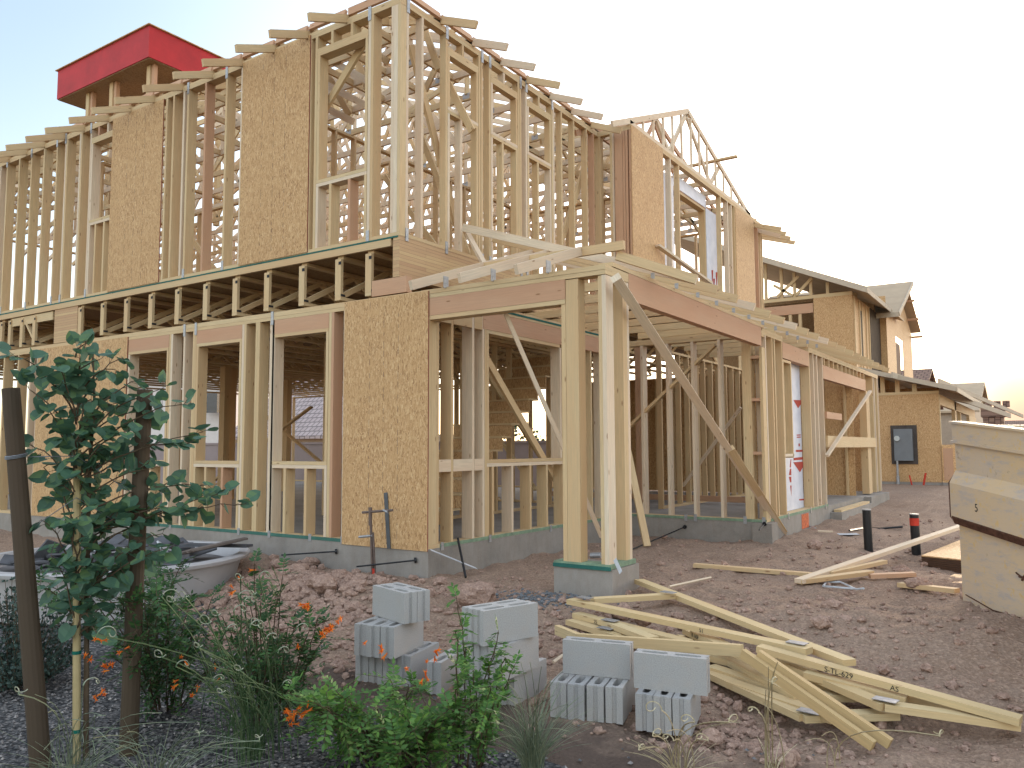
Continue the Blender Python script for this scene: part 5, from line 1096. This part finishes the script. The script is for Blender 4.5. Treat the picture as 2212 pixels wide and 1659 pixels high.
# ------------------------------------------------------------------ shrubs with pinnate leaves and orange flowers
LEAFS = mat_leaf('leaf_shrub_dark', (.022, .062, .022), (.04, .10, .032), (.075, .155, .04), .3)
LEAFB = mat_leaf('leaf_shrub_bright', (.05, .13, .032), (.09, .20, .045), (.16, .30, .06), .35)
ORG = mat_leaf('flower_orange', (.62, .10, .012), (.75, .17, .015), (.80, .28, .03), .35)
def pinnate(kl, kt, p, d, L, ls, r, pairs=5):
    d = d.normalized(); q = p; up = (Vector((0, 0, 1))-d*d.z); up = up.normalized() if up.length > .05 else Vector((1, 0, 0)); sd_ = d.cross(up).normalized(); pts = [p]
    for i in range(1, pairs+2): pts.append(p+d*L*i/(pairs+1)-Vector((0, 0, .25*L*(i/(pairs+1))**2)))
    kt.tube([pts[0], pts[-1]], .0012, 3, cap=False)
    for i in range(1, len(pts)):
        for sg in ((-1, 1) if i < len(pts)-1 else (0,)):
            tipd = (sd_*sg*1.0+d*.55+Vector((0, 0, r.uniform(-.25, .15)))).normalized(); nn = (up+rv(r)*.45).normalized(); s_ = ls*r.uniform(.75, 1.2)
            c = nn.cross(tipd)
            if c.length < .05: continue
            c.normalize(); b_ = pts[i]; kl.face([b_, b_+tipd*s_*.3+c*s_*.22, b_+tipd*s_*.65+c*s_*.17, b_+tipd*s_, b_+tipd*s_*.65-c*s_*.17, b_+tipd*s_*.3-c*s_*.22])
def trumpet(k, p, d, s, r):
    d = d.normalized(); a = d.cross(Vector((0, 0, 1))); a = a.normalized() if a.length > .05 else Vector((1, 0, 0)); b = d.cross(a)
    n = 5
    for i in range(n):
        t0, t1 = 2*math.pi*i/n, 2*math.pi*(i+1)/n; tm = (t0+t1)/2
        e = lambda t, rr, l: p+d*l*s+a*math.cos(t)*rr*s+b*math.sin(t)*rr*s
        k.face([e(t0, .06, 0), e(t1, .06, 0), e(t1, .16, .75), e(t0, .16, .75)]); k.face([e(t0, .16, .75), e(t1, .16, .75), e(tm, .46, .98)])
def shrub(label, base_px, base_z, stems, leafm, r, dist, flowers=(), fol=1.0, ls=.032, nleaf=10, name='flowering_shrub', spread=.4):
    """stems: list of tip pixels; flowers: list of (px, py, count)"""
    c = onz(*base_px, base_z); dist = math.hypot(c.x, c.y) if dist is None else dist
    g0 = gz(c.x, c.y); t = thing(name, label, 'shrub', (c.x, c.y, g0)); kt = MB(); kl = MB(); kfs = []
    for (px, py) in stems:
        dd = dist+r.uniform(-spread, spread)*.5; tip = at(px, py, dd); rootp = Vector((c.x+(tip.x-c.x)*.35+r.uniform(-.05, .05), c.y+(tip.y-c.y)*.35+r.uniform(-.05, .05), g0-.02))
        n = nleaf; pts = [rootp.lerp(tip, i/n)+Vector((0, 0, .05*math.sin(math.pi*i/n)))+rv(r)*.006 for i in range(n+1)]; kt.tube(pts, .005, 5, r1=.002)
        for i in range(2, n+1):
            for q in range(2):
                out = (rv(r)+Vector((0, 0, .35))); out.normalize(); pinnate(kl, kt, pts[i], out, r.uniform(.09, .15)*fol, ls, r)
    for (px, py, cnt) in flowers:
        p = at(px, py, dist-r.uniform(.02, .2)); kf = MB(); kfs.append(kf)
        for q in range(cnt): trumpet(kf, p+rv(r)*.018, rv(r)+Vector((.2, -.4, .1)), r.uniform(.026, .040), r)
    kt.build('stem', TWIG, t); kl.build('foliage', leafm, t)
    for f_ in kfs: f_.build('flower', ORG, t)
    return t
r7 = random.Random(31)
def cloud(x0, x1, y0, y1, n, r): return [(r.uniform(x0, x1), r.uniform(y0, y1)) for _ in range(n)]
shrub('bushy green shrub with orange trumpet flowers left of the block stacks', (590, 1520), -.48, [(548, 1215), (540, 1260), (600, 1290), (640, 1320), (690, 1330), (700, 1380), (560, 1300), (520, 1350), (620, 1360), (660, 1410), (580, 1390), (530, 1420), (640, 1450), (600, 1460), (560, 1460), (500, 1440), (470, 1400), (670, 1360), (610, 1240), (480, 1330)], LEAFS, r7, 4.35, [(708, 1360, 9), (730, 1340, 3), (705, 1372, 4), (665, 1308, 5), (668, 1316, 3), (560, 1231, 1), (510, 1239, 1), (505, 1275, 2), (640, 1395, 1)])
shrub('dark shrub with small orange blooms behind the timber stake', (360, 1480), -.50, cloud(230, 520, 1270, 1440, 22, r7), LEAFS, r7, 4.5, [(215, 1385, 3), (240, 1440, 6), (260, 1400, 2), (395, 1425, 2), (205, 1510, 2), (220, 1495, 3), (190, 1420, 2), (420, 1500, 2), (470, 1455, 2), (390, 1475, 2)])
shrub('dark bush behind the young tree in front of the tub', (330, 1330), -.45, [(300, 1210), (350, 1180), (250, 1230), (230, 1290), (390, 1220), (375, 1260), (330, 1250), (60, 1250), (70, 1290), (110, 1200), (140, 1220), (420, 1290), (400, 1310), (350, 1300)], LEAFS, r7, 5.4)
shrub('bright green low shrub spreading over the gravel in front of the blocks', (850, 1600), -.52, cloud(660, 1060, 1500, 1590, 14, r7)+cloud(620, 720, 1480, 1530, 5, r7)+cloud(700, 1060, 1560, 1640, 9, r7)+[(845, 1465), (880, 1480), (905, 1470)], LEAFB, r7, 3.75, [(915, 1455, 3), (925, 1440, 1), (628, 1545, 8), (640, 1540, 3), (655, 1535, 3), (830, 1405, 3), (940, 1415, 3), (870, 1440, 1), (625, 1560, 2), (800, 1380, 1)], ls=.034, spread=.8)
shrub('tall upright leafy sprigs in front of the second block stack', (1010, 1620), -.53, [(988, 1290), (985, 1360), (1005, 1400), (1078, 1362), (1070, 1400), (1090, 1420), (1020, 1450), (1060, 1480), (1075, 1510), (985, 1440), (1110, 1440), (1050, 1540)], LEAFB, r7, 3.55, ls=.028, fol=.5)
LEAFG = mat_leaf('leaf_sage', (.035, .06, .05), (.05, .085, .068), (.07, .11, .09), .2)
def fine_bush(label, px, py, z, rx, rz_, n, mat, seed, nm='sage_bush'):
    r = random.Random(seed); c = onz(px, py, z); t = thing(nm, label, 'shrub', (c.x, c.y, gz(c.x, c.y))); kt = MB(); kl = MB()
    for _ in range(n):
        d = rv(r); d.z = abs(d.z)*.9+.15; b = c+Vector((d.x*rx*.3, d.y*rx*.3, 0)); tip = c+Vector((d.x*rx, d.y*rx, d.z*rz_))*r.uniform(.75, 1.05); m_ = 9
        pts = [b.lerp(tip, i/m_)+rv(r)*.006 for i in range(m_+1)]; kt.tube(pts, .0018, 3, cap=False)
        for p in pts[2:]:
            for q in range(4): leafquad(kl, p, r.uniform(.02, .035), rv(r), (rv(r)+Vector((0, 0, .5))))
    kt.build('stem', TWIG, t); kl.build('foliage', mat, t)
fine_bush('blue grey sage bush at the left edge beside the timber stake', 40, 1480, -.5, .42, .62, 190, LEAFG, 3)
# ------------------------------------------------------------------ grasses
GR = mat_leaf('grass_green', (.06, .12, .05), (.10, .17, .075), (.17, .24, .12), .3); GRC = mat_leaf('grass_curl', (.26, .28, .20), (.36, .38, .28), (.45, .45, .34), .3); GRP = mat_leaf('grass_pale', (.17, .22, .15), (.25, .30, .20), (.36, .38, .24), .3); DRY = mat_leaf('grass_dry', (.48, .40, .25), (.56, .48, .31), (.64, .56, .38), .3)
def blade(k, pts, w_, r):
    side = (pts[-1]-pts[0]).cross(Vector((0, 0, 1)));
    if side.length < .01: side = Vector((1, 0, 0))
    k.tube(pts, w_, 3, r1=w_*.35, cap=False)
def grass(label, base, z, tips, dist, mat, r, curls=(), nfree=60, fh=.35, frad=.18, w_=.0018, name='ornamental_grass', matc=None, bs=.04):
    c = onz(*base, z); g0 = gz(c.x, c.y); dist = math.hypot(c.x, c.y) if dist is None else dist; t = thing(name, label, 'grass', (c.x, c.y, g0)); k = MB(); kc = MB()
    for (px, py) in tips:
        tip = at(px, py, dist+r.uniform(-.2, .15)); b = Vector((c.x+r.gauss(0, bs), c.y+r.gauss(0, bs), g0)); h = tip-b
        pts = [b+Vector((h.x*f**1.7, h.y*f**1.7, h.z*(f**.9))) for f in np.linspace(0, 1, 9)]; k.tube(pts, w_, 3, r1=w_*.5, cap=False)
    for (px, py, rad) in curls:
        tip = at(px, py, dist+r.uniform(-.15, .1)); b = Vector((c.x+r.gauss(0, bs), c.y+r.gauss(0, bs), g0)); h = tip-b
        pts = [b+Vector((h.x*f**1.6, h.y*f**1.6, h.z*(f**.9))) for f in np.linspace(0, 1, 9)]; R_ = rad/FPX*dist; sg = r.choice((-1, 1)); th = 0; cc_ = tip+CR*(R_*sg)
        for j in range(1, 15): an = math.pi-j*.40; pts.append(cc_+CR*(math.cos(an)*R_*sg)+Vector((0, 0, 1))*(math.sin(an)*R_)+CF*(j*.004)); R_ *= .97
        k.tube(pts[:10], w_, 3, cap=False); kc.tube(pts[9:], w_*.8, 3, cap=False)
    for _ in range(nfree):
        a = r.uniform(0, 6.28); q = r.random()**.6*frad; b = Vector((c.x+math.cos(a)*.05*r.random(), c.y+math.sin(a)*.05*r.random(), g0)); h = fh*r.uniform(.5, 1.1); pts = [b+Vector((math.cos(a)*q*f**1.8, math.sin(a)*q*f**1.8, h*(f-.22*f*f))) for f in np.linspace(0, 1, 7)]; k.tube(pts, w_*.8, 3, r1=w_*.25, cap=False)
    k.build('blades', mat, t); kc.build('seed_curls', GRC if mat is not DRY else DRY, t) if kc.v else None; return t
r8 = random.Random(77)
grass('tall loose grass with pale curling tips in the gravel bed', (545, 1655), -.55, cloud(420, 640, 1330, 1500, 22, r8)+cloud(340, 480, 1380, 1520, 8, r8), 3.1, GR, r8, [(350, 1290, 14), (372, 1300, 10), (400, 1290, 10), (452, 1345, 14), (470, 1330, 10), (515, 1290, 12), (505, 1320, 10), (528, 1300, 9), (548, 1285, 8), (560, 1350, 12), (540, 1355, 12), (520, 1250, 9), (490, 1360, 8), (430, 1400, 9), (380, 1440, 10), (575, 1380, 9), (600, 1410, 10), (560, 1245, 9), (210, 1372, 15), (350, 1420, 12), (640, 1360, 10), (460, 1470, 9), (520, 1450, 10), (480, 1500, 9), (610, 1480, 8)], nfree=60, fh=.5, frad=.4, bs=.10, w_=.0026)
grass('pale green grass tuft in front of the third block pile', (1150, 1690), -.56, [(1215, 1450), (1190, 1470), (1170, 1440), (1160, 1490), (1125, 1430), (1100, 1480), (1075, 1500), (1060, 1560), (1110, 1530), (1140, 1500), (1145, 1430), (1200, 1500), (1175, 1540), (1050, 1530), (1230, 1520), (1080, 1450), (1060, 1600), (1230, 1580)], 3.05, GRP, r8, nfree=210, fh=.45, frad=.33, w_=.0022)
grass('sparse dry stalks with curled ends in front of the rightmost blocks', (1470, 1700), -.56, [(1490, 1560), (1440, 1580), (1600, 1560)], 3.05, DRY, r8, [(1430, 1535, 16), (1500, 1560, 12), (1410, 1590, 12), (1455, 1600, 10), (1575, 1560, 12), (1380, 1620, 8), (1530, 1600, 11)], nfree=30, fh=.22, frad=.25, w_=.0028)
grass('thin dry stems standing before the crossed boards of the pile', (1670, 1710), -.56, [(1660, 1440), (1672, 1450), (1680, 1430), (1655, 1490), (1650, 1520)], 3.15, DRY, r8, [(1640, 1540, 9), (1668, 1475, 8)], nfree=8, fh=.2, frad=.2, w_=.0034)
grass('lone bent straw at the bottom right of the dirt', (1800, 1700), -.55, [(1740, 1600), (1810, 1600), (1775, 1590)], 3.3, DRY, r8, [(2030, 1590, 8)], nfree=0, w_=.003)
grass('sparse low grass wisps between the stakes at the bottom left', (150, 1720), -.56, cloud(60, 330, 1520, 1640, 16, r8)+[(75, 1500), (350, 1540), (420, 1560)], 2.75, GRP, r8, [(180, 1480, 10), (40, 1500, 10)], nfree=60, fh=.25, frad=.4, w_=.0022)
grass('pale wispy grass filling the bottom centre of the gravel', (330, 1760), -.56, cloud(180, 640, 1580, 1650, 16, r8), 2.7, GRP, r8, [(430, 1590, 8), (560, 1600, 8)], nfree=110, fh=.28, frad=.5, w_=.0020)
